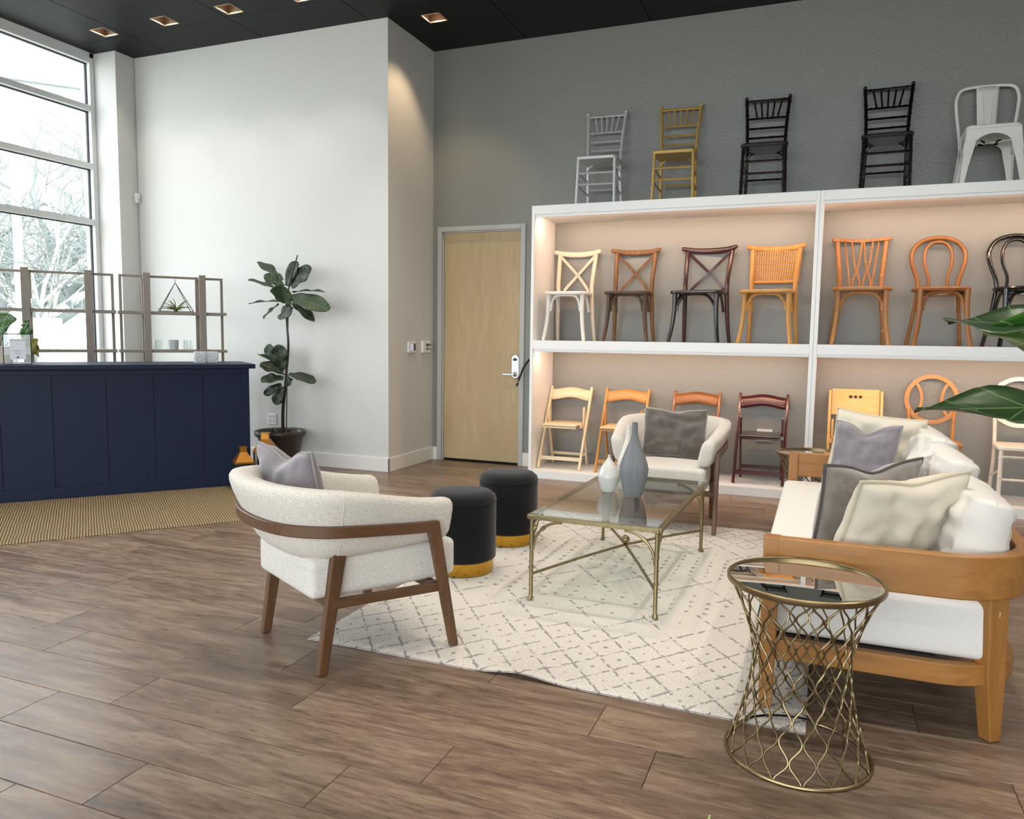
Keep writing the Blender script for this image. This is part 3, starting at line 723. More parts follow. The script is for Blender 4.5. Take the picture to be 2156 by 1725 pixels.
# ------------------------------------------------------------------ soft things
def pillow(name, label, wd, ht, th, mat, center, e1, e2, pipe=None, pinch=.07, dent=0, seed=0, crumple=.006, group=None, n=30, cat='cushion', box=False, piper=.006, floor_z=None):
    e1 = Vector(e1).normalized(); e2 = Vector(e2); e2 = (e2-e1*e2.dot(e1)).normalized(); nn = e1.cross(e2)
    def outline(u, v):
        x = wd/2*u*(1-pinch*(1-v*v)); z = ht/2*v*(1-pinch*(1-u*u))
        if dent: z -= dent*math.exp(-(u/.38)**2)*max(0, (v+.2)/1.2)**2
        return x, z
    mb = MB()
    for s in (-1, 1):
        def f(a, b):
            u, v = 2*a-1, 2*b-1; u = math.copysign(abs(u)**.85, u); v = math.copysign(abs(v)**.85, v)
            x, z = outline(u, v)
            e = .34 if not box else .16
            k = max(0, (1-u*u))**e*max(0, (1-v*v))**e
            y = s*th/2*k
            edge = min(1-abs(u), 1-abs(v))
            q = noise.noise(Vector((u*3.1+seed*7.3, v*3.1, s*2.0+seed)))*crumple*2.0
            r_ = noise.noise(Vector((u*9+seed*3.1, v*4+seed, s*5.0)))*crumple*1.2*max(0, 1-edge*2.2)
            y += (q+r_)*min(1, edge*5)
            return (x, y, z)
        mb.grid(f, n, n)
    o = mb.build(name, mat, None, 70); tag(o, label, cat, group)
    if pipe:
        pts = []
        m = 18
        for k in range(m): pts.append(outline(-1+2*k/m, -1))
        for k in range(m): pts.append(outline(1, -1+2*k/m))
        for k in range(m): pts.append(outline(1-2*k/m, 1))
        for k in range(m): pts.append(outline(-1, 1-2*k/m))
        MB().tube([(x, 0, z) for x, z in pts], piper, 7, closed=True).build('piping', pipe, o)
    M_ = Matrix((e1, nn*-1, e2)).transposed() if False else Matrix((e1, e2.cross(e1), e2)).transposed()
    M4 = M_.to_4x4(); M4.translation = Vector(center); o.matrix_world = M4
    if floor_z:
        inv = M4.inverted()
        for q, off in [(o, 0)]+[(c_, .002) for c_ in o.children]:
            for v_ in q.data.vertices:
                w_ = M4 @ v_.co
                if w_.z < floor_z+off: w_.z = floor_z+off; v_.co = inv @ w_
    return o
def velvet(name, hexc, sh=.9, blotch=.35):
    m = fabric(name, hexc, 260, .06, .7, .15, sh, blotch); return m
M_BOUC = fabric('cream_boucle', '#d6d1c8', 170, .16, .95, 1.0, .15)
M_BOUCS = fabric('cream_boucle_seat', '#d8d4cc', 180, .16, .95, 1.0, .15)
M_ARMW = wood('walnut_arm', '#4a321f', '#704e31', 'y', 16, 9, .42, (.3, .72)); M_ARMWZ = wood('walnut_leg', '#4a321f', '#704e31', 'z', 16, 9, .42, (.3, .72))
def armchair(label, loc, ang):
    t = thing('barrel_armchair', label, 'armchair', loc, ang, 'cream barrel armchairs')
    base = [(.305, .548), (.318, .40), (.322, .25), (.318, .12), (.288, .01), (.19, -.07), (0, -.095)]
    half = [(x, y, 0) for x, y in base]; full_ = half + [(-x, y, 0) for x, y, _ in half[-2::-1]]
    P = smoothpath(full_, 6); n = len(P); K = 20
    def params(i):
        y = P[i].y; f = min(1, max(0, (.55-y)/.62)); f = f*f*(3-2*f)*.6+f*.4
        zlo = .472-.018*f; zhi = .655+.108*f; th = .098+.03*f; tilt = .02+.05*f
        return zlo, zhi, th, tilt
    vs = []; fs = []; rings = []
    def ring(i, k, shift=0):
        a = P[max(0, i-1)]; b = P[min(n-1, i+1)]; T = (b-a).normalized(); O = Vector((-T.y, T.x, 0))*-1
        if O.dot(Vector((P[i].x, P[i].y-.3, 0))) < 0: O = -O
        zlo, zhi, th, tilt = params(i); zc = (zlo+zhi)/2; hz = (zhi-zlo)/2
        out = []
        for m in range(K):
            q = 2*PI*m/K; c, s = math.cos(q), math.sin(q)
            o_ = math.copysign(abs(c)**.55, c)*th/2*k; z_ = math.copysign(abs(s)**.55, s)*hz*(k if k < 1 else 1)
            p = P[i]+O*(o_+tilt*z_/hz)+T*shift; out.append((p.x, p.y, zc+z_))
        return out
    seq = [ring(0, .55, -.03), ring(0, .85, -.022), ring(0, .97, -.01)] + [ring(i, 1) for i in range(n)] + [ring(n-1, .97, .01), ring(n-1, .85, .022), ring(n-1, .55, .03)]
    for r_ in seq: vs += r_
    for i in range(len(seq)-1):
        for m in range(K): l = (m+1) % K; fs.append((i*K+m, i*K+l, (i+1)*K+l, (i+1)*K+m))
    fs.append(tuple(range(K))); fs.append(tuple((len(seq)-1)*K+m for m in range(K-1, -1, -1)))
    mb = MB().add(vs, fs); mb.build('back_pad', M_BOUC, t, 60)
    for i in (min(range(n//2), key=lambda k: abs(P[k].y-.07)), n-1-min(range(n//2), key=lambda k: abs(P[k].y-.07))):
        MB().tube(ring(i, 1.005), .0016, 5, closed=True).build('seam', M_BOUCS, t)
    # wooden band around the outside
    bp_ = []
    for i in range(n):
        a = P[max(0, i-1)]; b = P[min(n-1, i+1)]; T = (b-a).normalized(); O = Vector((T.y, -T.x, 0))
        if O.dot(Vector((P[i].x, P[i].y-.3, 0))) < 0: O = -O
        zlo, zhi, th, tilt = params(i); f = (zhi-.655)/.108
        p = P[i]+O*(th/2+.008); bp_.append((p.x, p.y, .546+.05*f))
    i0 = next(i for i in range(n) if P[i].y < .475)
    MB().strip(bp_[i0:n-i0], .026, .046, up=(0, 0, 1)).build('wood_band', M_ARMW, t, 50, bevel=.004)
    for s in (-1, 1):
        xx = abs(bp_[i0][0])
        MB().bar((s*(xx+.004), .568, 0), (s*xx, .462, .566), .038, .028, up=(1, 0, 0), w2=.056, t2=.028).build('front_leg', M_ARMWZ, t, None, bevel=.004)
        MB().bar((s*.285, -.003, 0), (s*.285, .078, .505), .040, .034, up=(1, 0, 0), w2=.060).build('rear_leg', M_ARMWZ, t, None, bevel=.004)
        MB().bar((s*.288, .045, .279), (s*.352, .515, .279), .03, .036).build('side_rail', M_ARMW, t, None, bevel=.003)
    MB().bar((-.28, .045, .279), (.28, .045, .279), .03, .036).build('rear_rail', M_ARMW, t, None, bevel=.003)
    MB().bar((-.35, .5, .279), (.35, .5, .279), .03, .036).build('front_rail', M_ARMW, t, None, bevel=.003)
    sm = rbox_mb(-.3, .3, -.035, .625, .300, .462, .06, 5, puff=.018, cuts=5)
    sm.v = [(x*(.86+.17*min(1, max(0, (y+.1)/.5))), y, z) for x, y, z in sm.v]
    sm.build('seat_cushion', M_BOUCS, t, 60)
    return t
AX, AY, AR = -2.0245, 2.5945, R(61-90)
armchair('cream boucle armchair with its back to the blue counter', (AX, AY, 0), AR)
armchair('cream boucle armchair facing the glass table, in front of the shelves', (-1.005, 5.885, .012 if False else 0), R(180))
def aloc(nx, fy, z):
    c, s = math.cos(AR), math.sin(AR); return (AX+nx*c-fy*s, AY+nx*s+fy*c, z)
def avec(nx, fy, z=0):
    c, s = math.cos(AR), math.sin(AR); return (nx*c-fy*s, nx*s+fy*c, z)
M_LILAC = velvet('lilac_grey_velvet', '#827d84', .6, .2); M_TAUPE = velvet('taupe_velvet', '#6d655f', .8, .45); M_TAUPE2 = velvet('taupe_velvet_light', '#8a827b', .8, .4)
M_CREAM = fabric('cream_cotton', '#d3cbba', 300, .05, .9, .2, .1); M_LINEN = fabric('white_linen', '#dcd9d3', 340, .05, .95, .25, .1)
M_PIPE_D = plain('dark_piping', '#4d4744', .6); M_PIPE_L = plain('cream_piping', '#c4bba5', .7); M_PIPE_G = plain('grey_piping', '#8f8a8b', .6)
pillow('cushion', 'lilac grey velvet cushion in the armchair by the counter', .44, .42, .15, M_LILAC, aloc(-.13, .075, .655), avec(1, .12), avec(.03, -.24, 1), M_PIPE_G, dent=.05, seed=1, group='cushions on the seats', floor_z=.484)
pillow('cushion', 'dark taupe velvet cushion in the armchair by the shelves', .47, .37, .15, M_TAUPE, (-.985, 5.70, .65), (1, .02, 0), (0, .22, 1), None, dent=.02, seed=2, pinch=.03, crumple=.012, group='cushions on the seats', floor_z=.484)

# ------------------------------------------------------------------ ottomans
def ottoman(label, x, y):
    t = thing('velvet_ottoman', label, 'ottoman', (x, y, .0115), 0, 'round velvet ottomans')
    mv = velvet('navy_black_velvet', '#0b0e14', .18, .5); r = .19
    b = MB().lathe([(0, .075), (r-.01, .075), (r, .085), (r, .40), (r-.001, .408)], 48).build('upholstery', mv, t, 40)
    MB().lathe([(r-.002, .408), (r+.0015, .412), (r-.001, .418), (r-.006, .435), (r-.03, .455), (r-.08, .464), (0, .467)], 48).build('seat_top', mv, t, 60)
    MB().tube([(r*math.cos(2*PI*i/48), r*math.sin(2*PI*i/48), .408) for i in range(48)], .003, 6, closed=True).build('seam_piping', mv, t)
    MB().lathe([(0, .002), (r-.014, .002), (r-.012, .01), (r-.012, .078), (0, .078)], 48).build('gold_base', plain('brushed_gold', '#c79b3f', .16, metal=1), t, 30)
    return t
ottoman('dark navy velvet ottoman with gold base, touching the near armchair', -1.86, 3.92)
ottoman('dark navy velvet ottoman with gold base, nearer the birch door', -1.855, 4.60)

# ------------------------------------------------------------------ glass coffee table and vases
M_BRASS = plain('aged_brass', '#8f8362', .34, metal=.9, var=.12, vscale=30)
M_TGLASS = clear_pane('table_glass', (.90, .95, .93), 1.62)
M_TEDGE = plain('glass_edge', '#4f6a62', .15)
ct = thing('coffee_table', 'rectangular glass coffee table with bamboo-style brass legs', 'table', (-.985, 4.222, .0128), R(-1.3))
hx, hy, zt_ = .33, .655, .443
for a, b in (((-hx, -hy), (hx, -hy)), ((hx, -hy), (hx, hy)), ((hx, hy), (-hx, hy)), ((-hx, hy), (-hx, -hy))):
    MB().bar((*a, zt_-.012), (*b, zt_-.012), .022, .022).build('frame_bar', M_BRASS, ct, None, bevel=.003)
MB().box(-hx+.009, hx-.009, -hy+.009, hy-.009, zt_-.002, zt_+.006).build('glass_top', M_TGLASS, ct, None)
for sx in (-1, 1):
    for sy in (-1, 1):
        X, Y = sx*(hx-.012), sy*(hy-.012); lg = MB()
        lg.tube([(X, Y, zt_-.02), (X, Y, .03), (X+sx*.004, Y+sy*.004, .008), (X+sx*.006, Y+sy*.006, 0)], [.0105, .0105, .0115, .014], 10)
        for z in (.30, .17, .012): lg.tube([(X, Y, z-.006), (X, Y, z-.004), (X, Y, z+.004), (X, Y, z+.006)], [.011, .0145, .0145, .011], 10)
        lg.build('leg', M_BRASS, ct)
        for dx, dy in ((-sx, 0), (0, -sy)):
            Lb = .15
            p = [(X+dx*(.008+Lb*(1-math.cos(a))), Y+dy*(.008+Lb*(1-math.cos(a))), .26+(zt_-.03-.26)*math.sin(a)) for a in [PI/2*i/10 for i in range(11)]]
            br = MB().tube(p, .0075, 8); q = p[5]; q2 = p[6]; br.tube([q, q2], .011, 8); br.build('corner_bracket', M_BRASS, ct)
        MB().tube([(X, Y, .135), (X*.5, Y*.5, .155), (0, 0, .165)], .0075, 8).build('cross_stretcher', M_BRASS, ct)
MB().sphere((0, 0, .196), .024, 18, 12).build('ball_finial', M_BRASS, ct)
def stripes(name, c1, c2, sc):
    m, nt, b = nodes_of(name); v = coords(nt, (1, 1, 0)); nv = N(nt, 'ShaderNodeVectorMath', operation='NORMALIZE'); L(nt, v, nv.inputs[0]); f = noise_n(nt, nv.outputs[0], sc, 2, .6)
    L(nt, ramp(nt, f, [(.38, lin(c1)), (.62, lin(c2))]), b.inputs['Base Color']); b.inputs['Roughness'].default_value = .6; bump(nt, b, f, .6, .004); return m
def vase(label, x, y, prof, mat, name='vase', seg=48):
    o = MB().lathe(prof, seg).build(name, mat, None, 60); o.location = (x, y, .4615); return tag(o, label, 'vase', 'vases on the glass table')
def sprof(pts, n=5):
    return [(max(.0, p.x), p.z) for p in smoothpath([(r, 0, z) for r, z in pts], n)]
vase('tall grey ridged bottle vase on the glass table', -.948, 4.22, [(0, 0)] + sprof([(.046, 0), (.058, .03), (.079, .13), (.076, .18), (.052, .25), (.026, .315), (.0165, .36), (.0155, .41), (.0165, .415)]) + [(.012, .415), (.012, .35)], stripes('grey_ridged_ceramic', '#5b5e62', '#8d9196', 46))
vase('small plain white bottle vase on the glass table', -1.109, 4.29, [(0, 0)] + sprof([(.034, 0), (.046, .02), (.063, .075), (.061, .105), (.04, .15), (.015, .185), (.008, .2), (.0095, .213)]) + [(.006, .213), (.005, .18)], plain('white_glaze', '#cfcfca', .3, coat=.3))
vase('white bottle vase with raised rings, half hidden behind the grey one', -1.03, 4.42, [(0, 0)] + [(r*(1+.03*math.cos(z*260)), z) for r, z in sprof([(.04, 0), (.055, .03), (.066, .1), (.06, .16), (.034, .24), (.017, .31), (.014, .37), (.015, .378)], 9)] + [(.01, .378), (.01, .33)], plain('white_ribbed', '#dcd9d2', .5))

# ------------------------------------------------------------------ patterned rug
def mth(nt, op, a, b=None, c=None):
    n = N(nt, 'ShaderNodeMath', operation=op)
    for i, v in enumerate((a, b, c)):
        if v is None: continue
        if isinstance(v, (int, float)): n.inputs[i].default_value = v
        else: L(nt, v, n.inputs[i])
    return n.outputs[0]
def rug_mat():
    m, nt, b = nodes_of('trellis_rug_pile')
    tc = N(nt, 'ShaderNodeTexCoord'); nz = N(nt, 'ShaderNodeTexNoise'); nz.inputs['Scale'].default_value = 45; nz.inputs['Detail'].default_value = 2; L(nt, tc.outputs['Object'], nz.inputs['Vector'])
    sb = N(nt, 'ShaderNodeVectorMath', operation='SUBTRACT'); L(nt, nz.outputs['Color'], sb.inputs[0]); sb.inputs[1].default_value = (.5, .5, .5)
    sl = N(nt, 'ShaderNodeVectorMath', operation='SCALE'); L(nt, sb.outputs[0], sl.inputs[0]); sl.inputs['Scale'].default_value = .02
    ad = N(nt, 'ShaderNodeVectorMath', operation='ADD'); L(nt, tc.outputs['Object'], ad.inputs[0]); L(nt, sl.outputs[0], ad.inputs[1])
    sx = N(nt, 'ShaderNodeSeparateXYZ'); L(nt, ad.outputs[0], sx.inputs[0]); x, y = sx.outputs[0], sx.outputs[1]
    def lattice(px, py, wd):
        u = mth(nt, 'ADD', mth(nt, 'DIVIDE', x, px), mth(nt, 'DIVIDE', y, py)); v = mth(nt, 'SUBTRACT', mth(nt, 'DIVIDE', x, px), mth(nt, 'DIVIDE', y, py))
        d = mth(nt, 'MINIMUM', mth(nt, 'PINGPONG', u, .5), mth(nt, 'PINGPONG', v, .5)); cen = mth(nt, 'MINIMUM', mth(nt, 'SUBTRACT', .5, mth(nt, 'PINGPONG', u, .5)), 1)
        cen2 = mth(nt, 'MAXIMUM', mth(nt, 'SUBTRACT', .5, mth(nt, 'PINGPONG', u, .5)), mth(nt, 'SUBTRACT', .5, mth(nt, 'PINGPONG', v, .5)))
        return mth(nt, 'LESS_THAN', d, wd), mth(nt, 'LESS_THAN', cen2, wd*1.5)
    l1, d1 = lattice(.165, .21, .042); l2, d2 = lattice(.33, .42, .024); l3, d3 = lattice(.5, .5, .013)
    # dotted columns
    cx = mth(nt, 'SUBTRACT', .5, mth(nt, 'PINGPONG', mth(nt, 'DIVIDE', x, .085), .5)); cy = mth(nt, 'SUBTRACT', .5, mth(nt, 'PINGPONG', mth(nt, 'DIVIDE', y, .075), .5))
    dots = mth(nt, 'LESS_THAN', mth(nt, 'ADD', mth(nt, 'POWER', cx, 2), mth(nt, 'MULTIPLY', mth(nt, 'POWER', cy, 2), .6)), .022)
    thin = mth(nt, 'LESS_THAN', cx, .055)
    cols = mth(nt, 'MAXIMUM', dots, mth(nt, 'MULTIPLY', thin, mth(nt, 'LESS_THAN', cy, .3)))
    big = mth(nt, 'MAXIMUM', l2, d2)
    # bands along the length of the rug
    def between(a, c): return mth(nt, 'MULTIPLY', mth(nt, 'GREATER_THAN', y, a), mth(nt, 'LESS_THAN', y, c))
    tot = None
    small = mth(nt, 'MAXIMUM', l1, d1); huge = mth(nt, 'MAXIMUM', l3, dots)
    for a, c, p in ((-.1, .62, small), (.62, .98, big), (.98, 1.2, mth(nt, 'MULTIPLY', dots, 1)), (1.2, 1.55, big), (1.55, 2.02, cols), (2.02, 2.3, big), (2.3, 3.0, small)):
        q = mth(nt, 'MULTIPLY', between(a, c), p); tot = q if tot is None else mth(nt, 'MAXIMUM', tot, q)
    wear = N(nt, 'ShaderNodeTexNoise'); wear.inputs['Scale'].default_value = 38; wear.inputs['Detail'].default_value = 3; L(nt, tc.outputs['Object'], wear.inputs['Vector'])
    tot = mth(nt, 'MULTIPLY', tot, mth(nt, 'GREATER_THAN', wear.outputs['Fac'], .47))
    fine = N(nt, 'ShaderNodeTexNoise'); fine.inputs['Scale'].default_value = 190; fine.inputs['Detail'].default_value = 2; L(nt, tc.outputs['Object'], fine.inputs['Vector'])
    base = ramp(nt, fine.outputs['Fac'], [(.3, lin('#c2bcb3')), (.65, lin('#e0dbd3'))])
    mc = N(nt, 'ShaderNodeMix'); mc.data_type = 'RGBA'; L(nt, mth(nt, 'MULTIPLY', tot, .72), mc.inputs[0]); L(nt, base, mc.inputs[6]); mc.inputs[7].default_value = (*lin('#77767a'), 1)
    L(nt, mc.outputs[2], b.inputs['Base Color']); b.inputs['Roughness'].default_value = 1; b.inputs['Specular IOR Level'].default_value = .1
    bump(nt, b, fine.outputs['Fac'], .9, .006); return m
RX0, RX1, RY0, RY1 = -2.045, .008, 2.728, 5.6
rg = MB(); rw, rl = RX1-RX0, RY1-RY0
def rlift(x, y):
    return .022*math.exp(-((x-1.0)/.13)**2)*math.exp(-max(0, y)/.10) + .0015*math.sin(x*5+1)*math.exp(-y/.2)
NX, NY = 90, 110
def rtop(u, v):
    x, y = u*rw, v*rl; e = min(x, rw-x, y, rl-y); return (x, y+.006*math.sin(x*2.2)*(1-v), max(.003, .011-.006*max(0, 1-e/.012))+rlift(x, y))
rg.grid(rtop, NX, NY)
rg.grid(lambda u, v: (u*rw, .006*math.sin(u*rw*2.2)*(1-0), (0.003)*v+rlift(u*rw, 0)), NX, 1)
rg.grid(lambda u, v: (u*rw, rl, .003*v), NX, 1)
for xx in (0, rw): rg.grid(lambda u, v, xx=xx: (xx, u*rl, .003*v), 2, 1)
o = rg.build('area_rug', rug_mat(), None, 60); o.location = (RX0, RY0, .0005); tag(o, 'off-white rug with grey trellis pattern under the glass table', 'rug')

# ------------------------------------------------------------------ sofa
M_OAK = wood('sofa_oak', '#87592a', '#b07c3f', 'x', 13, 8, .38, (.28, .72), coat=.12); M_OAKZ = wood('sofa_oak_upright', '#87592a', '#b07c3f', 'z', 13, 8, .38, (.28, .72), coat=.12)
sf = thing('oak_sofa', 'oak-framed sofa with white cushions beside the wire side table', 'sofa', (0, 0, 0))
def dpath(x0, xb, y0, y1, r, n=10):
    p = [(x0, y0), (xb-r-.25, y0), (xb-r-.1, y0), (xb-r, y0)] + [(xb-r+r*math.sin(a), y0+r-r*math.cos(a)) for a in [PI/2*i/n for i in range(1, n+1)]]
    p += [(xb, y0+r+.4), (xb, y1-r-.4)] + [(xb-r+r*math.cos(a), y1-r+r*math.sin(a)) for a in [PI/2*i/n for i in range(n+1)]] + [(xb-r-.1, y1), (x0, y1)]
    return p
SY0, SY1, SXF, SXB = 2.838, 5.14, -.163, .705
MB().strip([(x, y, .5715) for x, y in dpath(SXF+.05, SXB-.024, SY0+.024, SY1-.024, .27)], .048, .147, up=(0, 0, 1)).build('arm_and_back_rail', M_OAK, sf, 50, bevel=.005)
MB().strip([(x, y, .2295) for x, y in dpath(SXF+.055, SXB-.05, SY0+.05, SY1-.05, .25)], .045, .073, up=(0, 0, 1)).build('seat_rail', M_OAK, sf, 50, bevel=.004)
MB().box(SXF+.005, SXF+.05, SY0+.06, SY1-.06, .193, .266).build('front_rail', wood('sofa_oak_y', '#96642b', '#c08a45', 'y', 13, 8, .38, (.28, .72), coat=.12), sf, None, bevel=.004)
MB().box(SXF+.03, SXB-.30, SY0+.08, SY1-.08, .255, .268).box(SXF+.03, SXB-.09, SY0+.3, SY1-.3, .255, .268).build('seat_deck', plain('deck_cloth', '#2a221c', .9), sf, None)
for y in (SY0+.03, SY1-.03):
    MB().bar((SXF+.028, y, 0), (SXF+.028, y, .30), .044, .044, up=(0, 1, 0), w2=.058, t2=.058).build('front_leg', M_OAKZ, sf, None, bevel=.004)
    MB().box(SXF, SXF+.056, y-.03, y+.03, .29, .645).build('front_post', M_OAKZ, sf, None, bevel=.004)
for y, s in ((SY0+.105, 1), (SY1-.105, -1)):
    a = Vector((.585, y, 0)); up = Vector((.5, -s*.6, 0))
    MB().bar((.588, y-s*.003, 0), (.575, y, .22), .048, .048, up=up, w2=.078, t2=.06).build('rear_leg', M_OAKZ, sf, None, bevel=.004)
    MB().bar((.575, y, .215), (.57, y-s*.004, .505), .078, .06, up=up, w2=.084, t2=.052).build('rear_post', M_OAKZ, sf, None, bevel=.004)
sm = rbox_mb(SXF-.02, .60, SY0+.075, SY1-.075, .272, .478, .055, 5, puff=.018, cuts=6)
sm.build('seat_cushion', M_LINEN, sf, 60)
def backcush(y0, y1, label, seed, zt=.83, lean=.22):
    return pillow('back_cushion', label, y1-y0, zt-.45, .20, M_LINEN, (.53, (y0+y1)/2, (zt+.48)/2), (0, 1, 0), (lean, 0, 1), None, pinch=.02, seed=seed, crumple=.014, group='white back cushions of the sofa', box=True, floor_z=.499)
backcush(2.965, 3.61, 'white linen back cushion at the sofa end near the wire table', 11, zt=.80); backcush(3.63, 4.29, 'white linen back cushion in the middle of the sofa', 12, zt=.84); backcush(4.31, 4.99, 'white linen back cushion at the sofa end near the shelves', 13, zt=.86, lean=.3)
pillow('cushion', 'large cream piped cushion leaning over the near sofa arm', .50, .47, .17, M_CREAM, (.275, 3.115, .655), (.72, .62, .03), (.40, -.20, .92), M_PIPE_L, seed=3, dent=.02, group='cushions on the seats', piper=.007, crumple=.012, floor_z=.499)
pillow('cushion', 'taupe velvet cushion with dark piping, behind the large cream one', .47, .43, .15, M_TAUPE2, (.185, 3.33, .665), (.72, .6, .02), (.10, -.18, .98), M_PIPE_D, seed=4, dent=.035, group='cushions on the seats', piper=.007, crumple=.012, floor_z=.499)
pillow('cushion', 'cream piped cushion at the sofa end near the shelves', .50, .46, .16, M_CREAM, (.295, 4.83, .705), (.80, -.36, -.06), (.22, .12, .95), M_PIPE_L, seed=5, group='cushions on the seats', piper=.006, crumple=.012, floor_z=.499)
pillow('cushion', 'lilac grey velvet cushion propped on the far cream cushion', .36, .37, .15, M_LILAC, (.235, 4.60, .715), (.78, -.42, 0), (.1, .2, .97), M_PIPE_G, seed=6, dent=.05, group='cushions on the seats', crumple=.012, floor_z=.499)
pillow('cushion', 'grey patterned cushion peeking out between the sofa cushions', .36, .34, .12, fabric('grey_chenille', '#a8a5a2', 90, .4, .95, .8, .2), (.40, 3.85, .66), (.3, .9, 0), (.25, 0, .97), None, seed=8, group='cushions on the seats', floor_z=.499)

# ------------------------------------------------------------------ wire side tables
M_WIRE = plain('antique_gold_wire', '#8f7f5e', .33, metal=.95); M_MIR = plain('mirror_top', '#d9d6cf', .02, metal=1)
def wire_table(label, x, y, z0=0):
    t = thing('wire_side_table', label, 'side table', (x, y, z0), 0, 'gold wire side tables')
    H, RT, RB, NW, NH = .575, .232, .224, 32, 10
    def rad(z):
        f = z/H; wz = .55
        return .150+(RB-.150)*max(0, (wz-f)/wz)**1.7 if f < wz else .150+(RT-.150)*((f-wz)/(1-wz))**1.7
    ms = []
    for ph in (0, 1):
        pts = []; n = NH*8
        for i in range(n+1):
            z = .006+(H-.012)*i/n; a = (PI/NW*.90)*math.cos(PI*NH*i/n+PI*ph); r = rad(z)
            pts.append((r*math.cos(a), r*math.sin(a), z))
        ms.append(MB().tube(pts, .0031, 6).mesh('wire', M_WIRE, 60))
    for k in range(NW):
        o = bpy.data.objects.new('wire', ms[k % 2]); COL.objects.link(o); o.parent = t; o.rotation_euler = (0, 0, 2*PI*k/NW)
    MB().tube([(RB*math.cos(2*PI*i/56), RB*math.sin(2*PI*i/56), .006) for i in range(56)], .006, 8, closed=True).build('base_ring', M_WIRE, t)
    MB().lathe([(RT-.008, H-.008), (RT+.006, H-.008), (RT+.009, H-.004), (RT+.009, H+.009), (RT+.004, H+.012), (RT-.001, H+.010), (RT-.001, H), (RT-.008, H-.008)], 64).build('top_rim', M_WIRE, t, 40)
    MB().lathe([(0, H-.002), (RT-.001, H-.002), (RT-.001, H+.006), (RT-.006, H+.0075), (0, H+.0075)], 64).build('mirror_top', M_MIR, t, 30)
    return t
wire_table('hourglass gold wire side table with mirror top, nearest the camera', -.017, 2.590)
wire_table('hourglass gold wire side table behind the far end of the sofa', -.02, 5.50, .0125)
# ------------------------------------------------------------------ navy counter (local x along the front, y away from the camera)
M_NAVY = plain('navy_paint', '#152039', .5, spec=.25, var=.04, vscale=2)
CANG = math.atan2(.769, .639); CO = Vector((-5.87, 4.003, 0))
def cpt(t_, dpt, z): return (CO.x+.639*t_-.769*dpt, CO.y+.769*t_+.639*dpt, z)
ctr = thing('reception_counter', 'navy blue panelled reception counter', 'counter', CO, CANG)
T0, T1, CD = -2.0, 1.875, .62
MB().box(T0, T1-.012, .012, CD, 0, 1.035).build('carcass', M_NAVY, ctr, None)
MB().box(T0-.04, T1+.048, -.048, CD+.05, 1.036, 1.076).build('counter_top', M_NAVY, ctr, None, bevel=.006)
MB().box(T0, T1, 0, .014, .993, 1.036).build('top_rail', M_NAVY, ctr, None, bevel=.002); MB().box(T0, T1, 0, .014, 0, .097).build('base_rail', M_NAVY, ctr, None, bevel=.002)
stiles = [(1.813, 1.875), (1.434, 1.488), (1.051, 1.107), (.703, .756), (.322, .376), (-.03, .025), (-.4, -.345), (-.77, -.715), (-1.14, -1.085), (-1.51, -1.455), (-2.0, -1.94)]
for a, b in stiles: MB().box(a, b, 0, .014, .097, .993).build('stile', M_NAVY, ctr, None, bevel=.002)
ss = sorted(stiles)
for (a, b), (c, d) in zip(ss, ss[1:]): MB().box(b+.0005, c-.0005, .007, .012, .0975, .9925).build('panel', M_NAVY, ctr, None)
MB().box(T1-.012, T1, .014, CD, 0, 1.036).build('end_panel', M_NAVY, ctr, None)

# ------------------------------------------------------------------ jute rug
def jute_mat():
    m, nt, b = nodes_of('jute_weave'); tc = N(nt, 'ShaderNodeTexCoord')
    nz = N(nt, 'ShaderNodeTexNoise'); nz.inputs['Scale'].default_value = 5; L(nt, tc.outputs['Object'], nz.inputs['Vector'])
    sb = N(nt, 'ShaderNodeVectorMath', operation='SUBTRACT'); L(nt, nz.outputs['Color'], sb.inputs[0]); sb.inputs[1].default_value = (.5,)*3
    sl = N(nt, 'ShaderNodeVectorMath', operation='SCALE'); L(nt, sb.outputs[0], sl.inputs[0]); sl.inputs['Scale'].default_value = .014
    ad = N(nt, 'ShaderNodeVectorMath', operation='ADD'); L(nt, tc.outputs['Object'], ad.inputs[0]); L(nt, sl.outputs[0], ad.inputs[1])
    sx = N(nt, 'ShaderNodeSeparateXYZ'); L(nt, ad.outputs[0], sx.inputs[0]); x, y = sx.outputs[0], sx.outputs[1]
    col_ = mth(nt, 'PINGPONG', mth(nt, 'DIVIDE', x, .0085), 1.0)           # strand profile
    idx = mth(nt, 'FLOOR', mth(nt, 'DIVIDE', x, .017)); yy = mth(nt, 'ADD', mth(nt, 'DIVIDE', y, .014), mth(nt, 'MULTIPLY', idx, .5))
    knot = mth(nt, 'PINGPONG', yy, 1.0)
    h_ = mth(nt, 'MULTIPLY', mth(nt, 'POWER', col_, .6), mth(nt, 'ADD', .55, mth(nt, 'MULTIPLY', knot, .45)))
    f = noise_n(nt, tc.outputs['Object'], 120, 3); big = noise_n(nt, tc.outputs['Object'], 2.2, 3)
    c1 = ramp(nt, h_, [(.15, lin('#6f5f47')), (.55, lin('#ab9879')), (.9, lin('#c6b594'))])
    mc = N(nt, 'ShaderNodeMix'); mc.data_type = 'RGBA'; mc.blend_type = 'MULTIPLY'; mc.inputs[0].default_value = 1
    L(nt, c1, mc.inputs[6]); L(nt, ramp(nt, f, [(.25, (.72, .68, .6)), (.7, (1, 1, 1))]), mc.inputs[7]); L(nt, mc.outputs[2], b.inputs['Base Color'])
    b.inputs['Roughness'].default_value = .95; b.inputs['Specular IOR Level'].default_value = .1
    bump(nt, b, h_, 1.0, .012); return m
jr = MB(); JL, JW = 3.86, 1.36
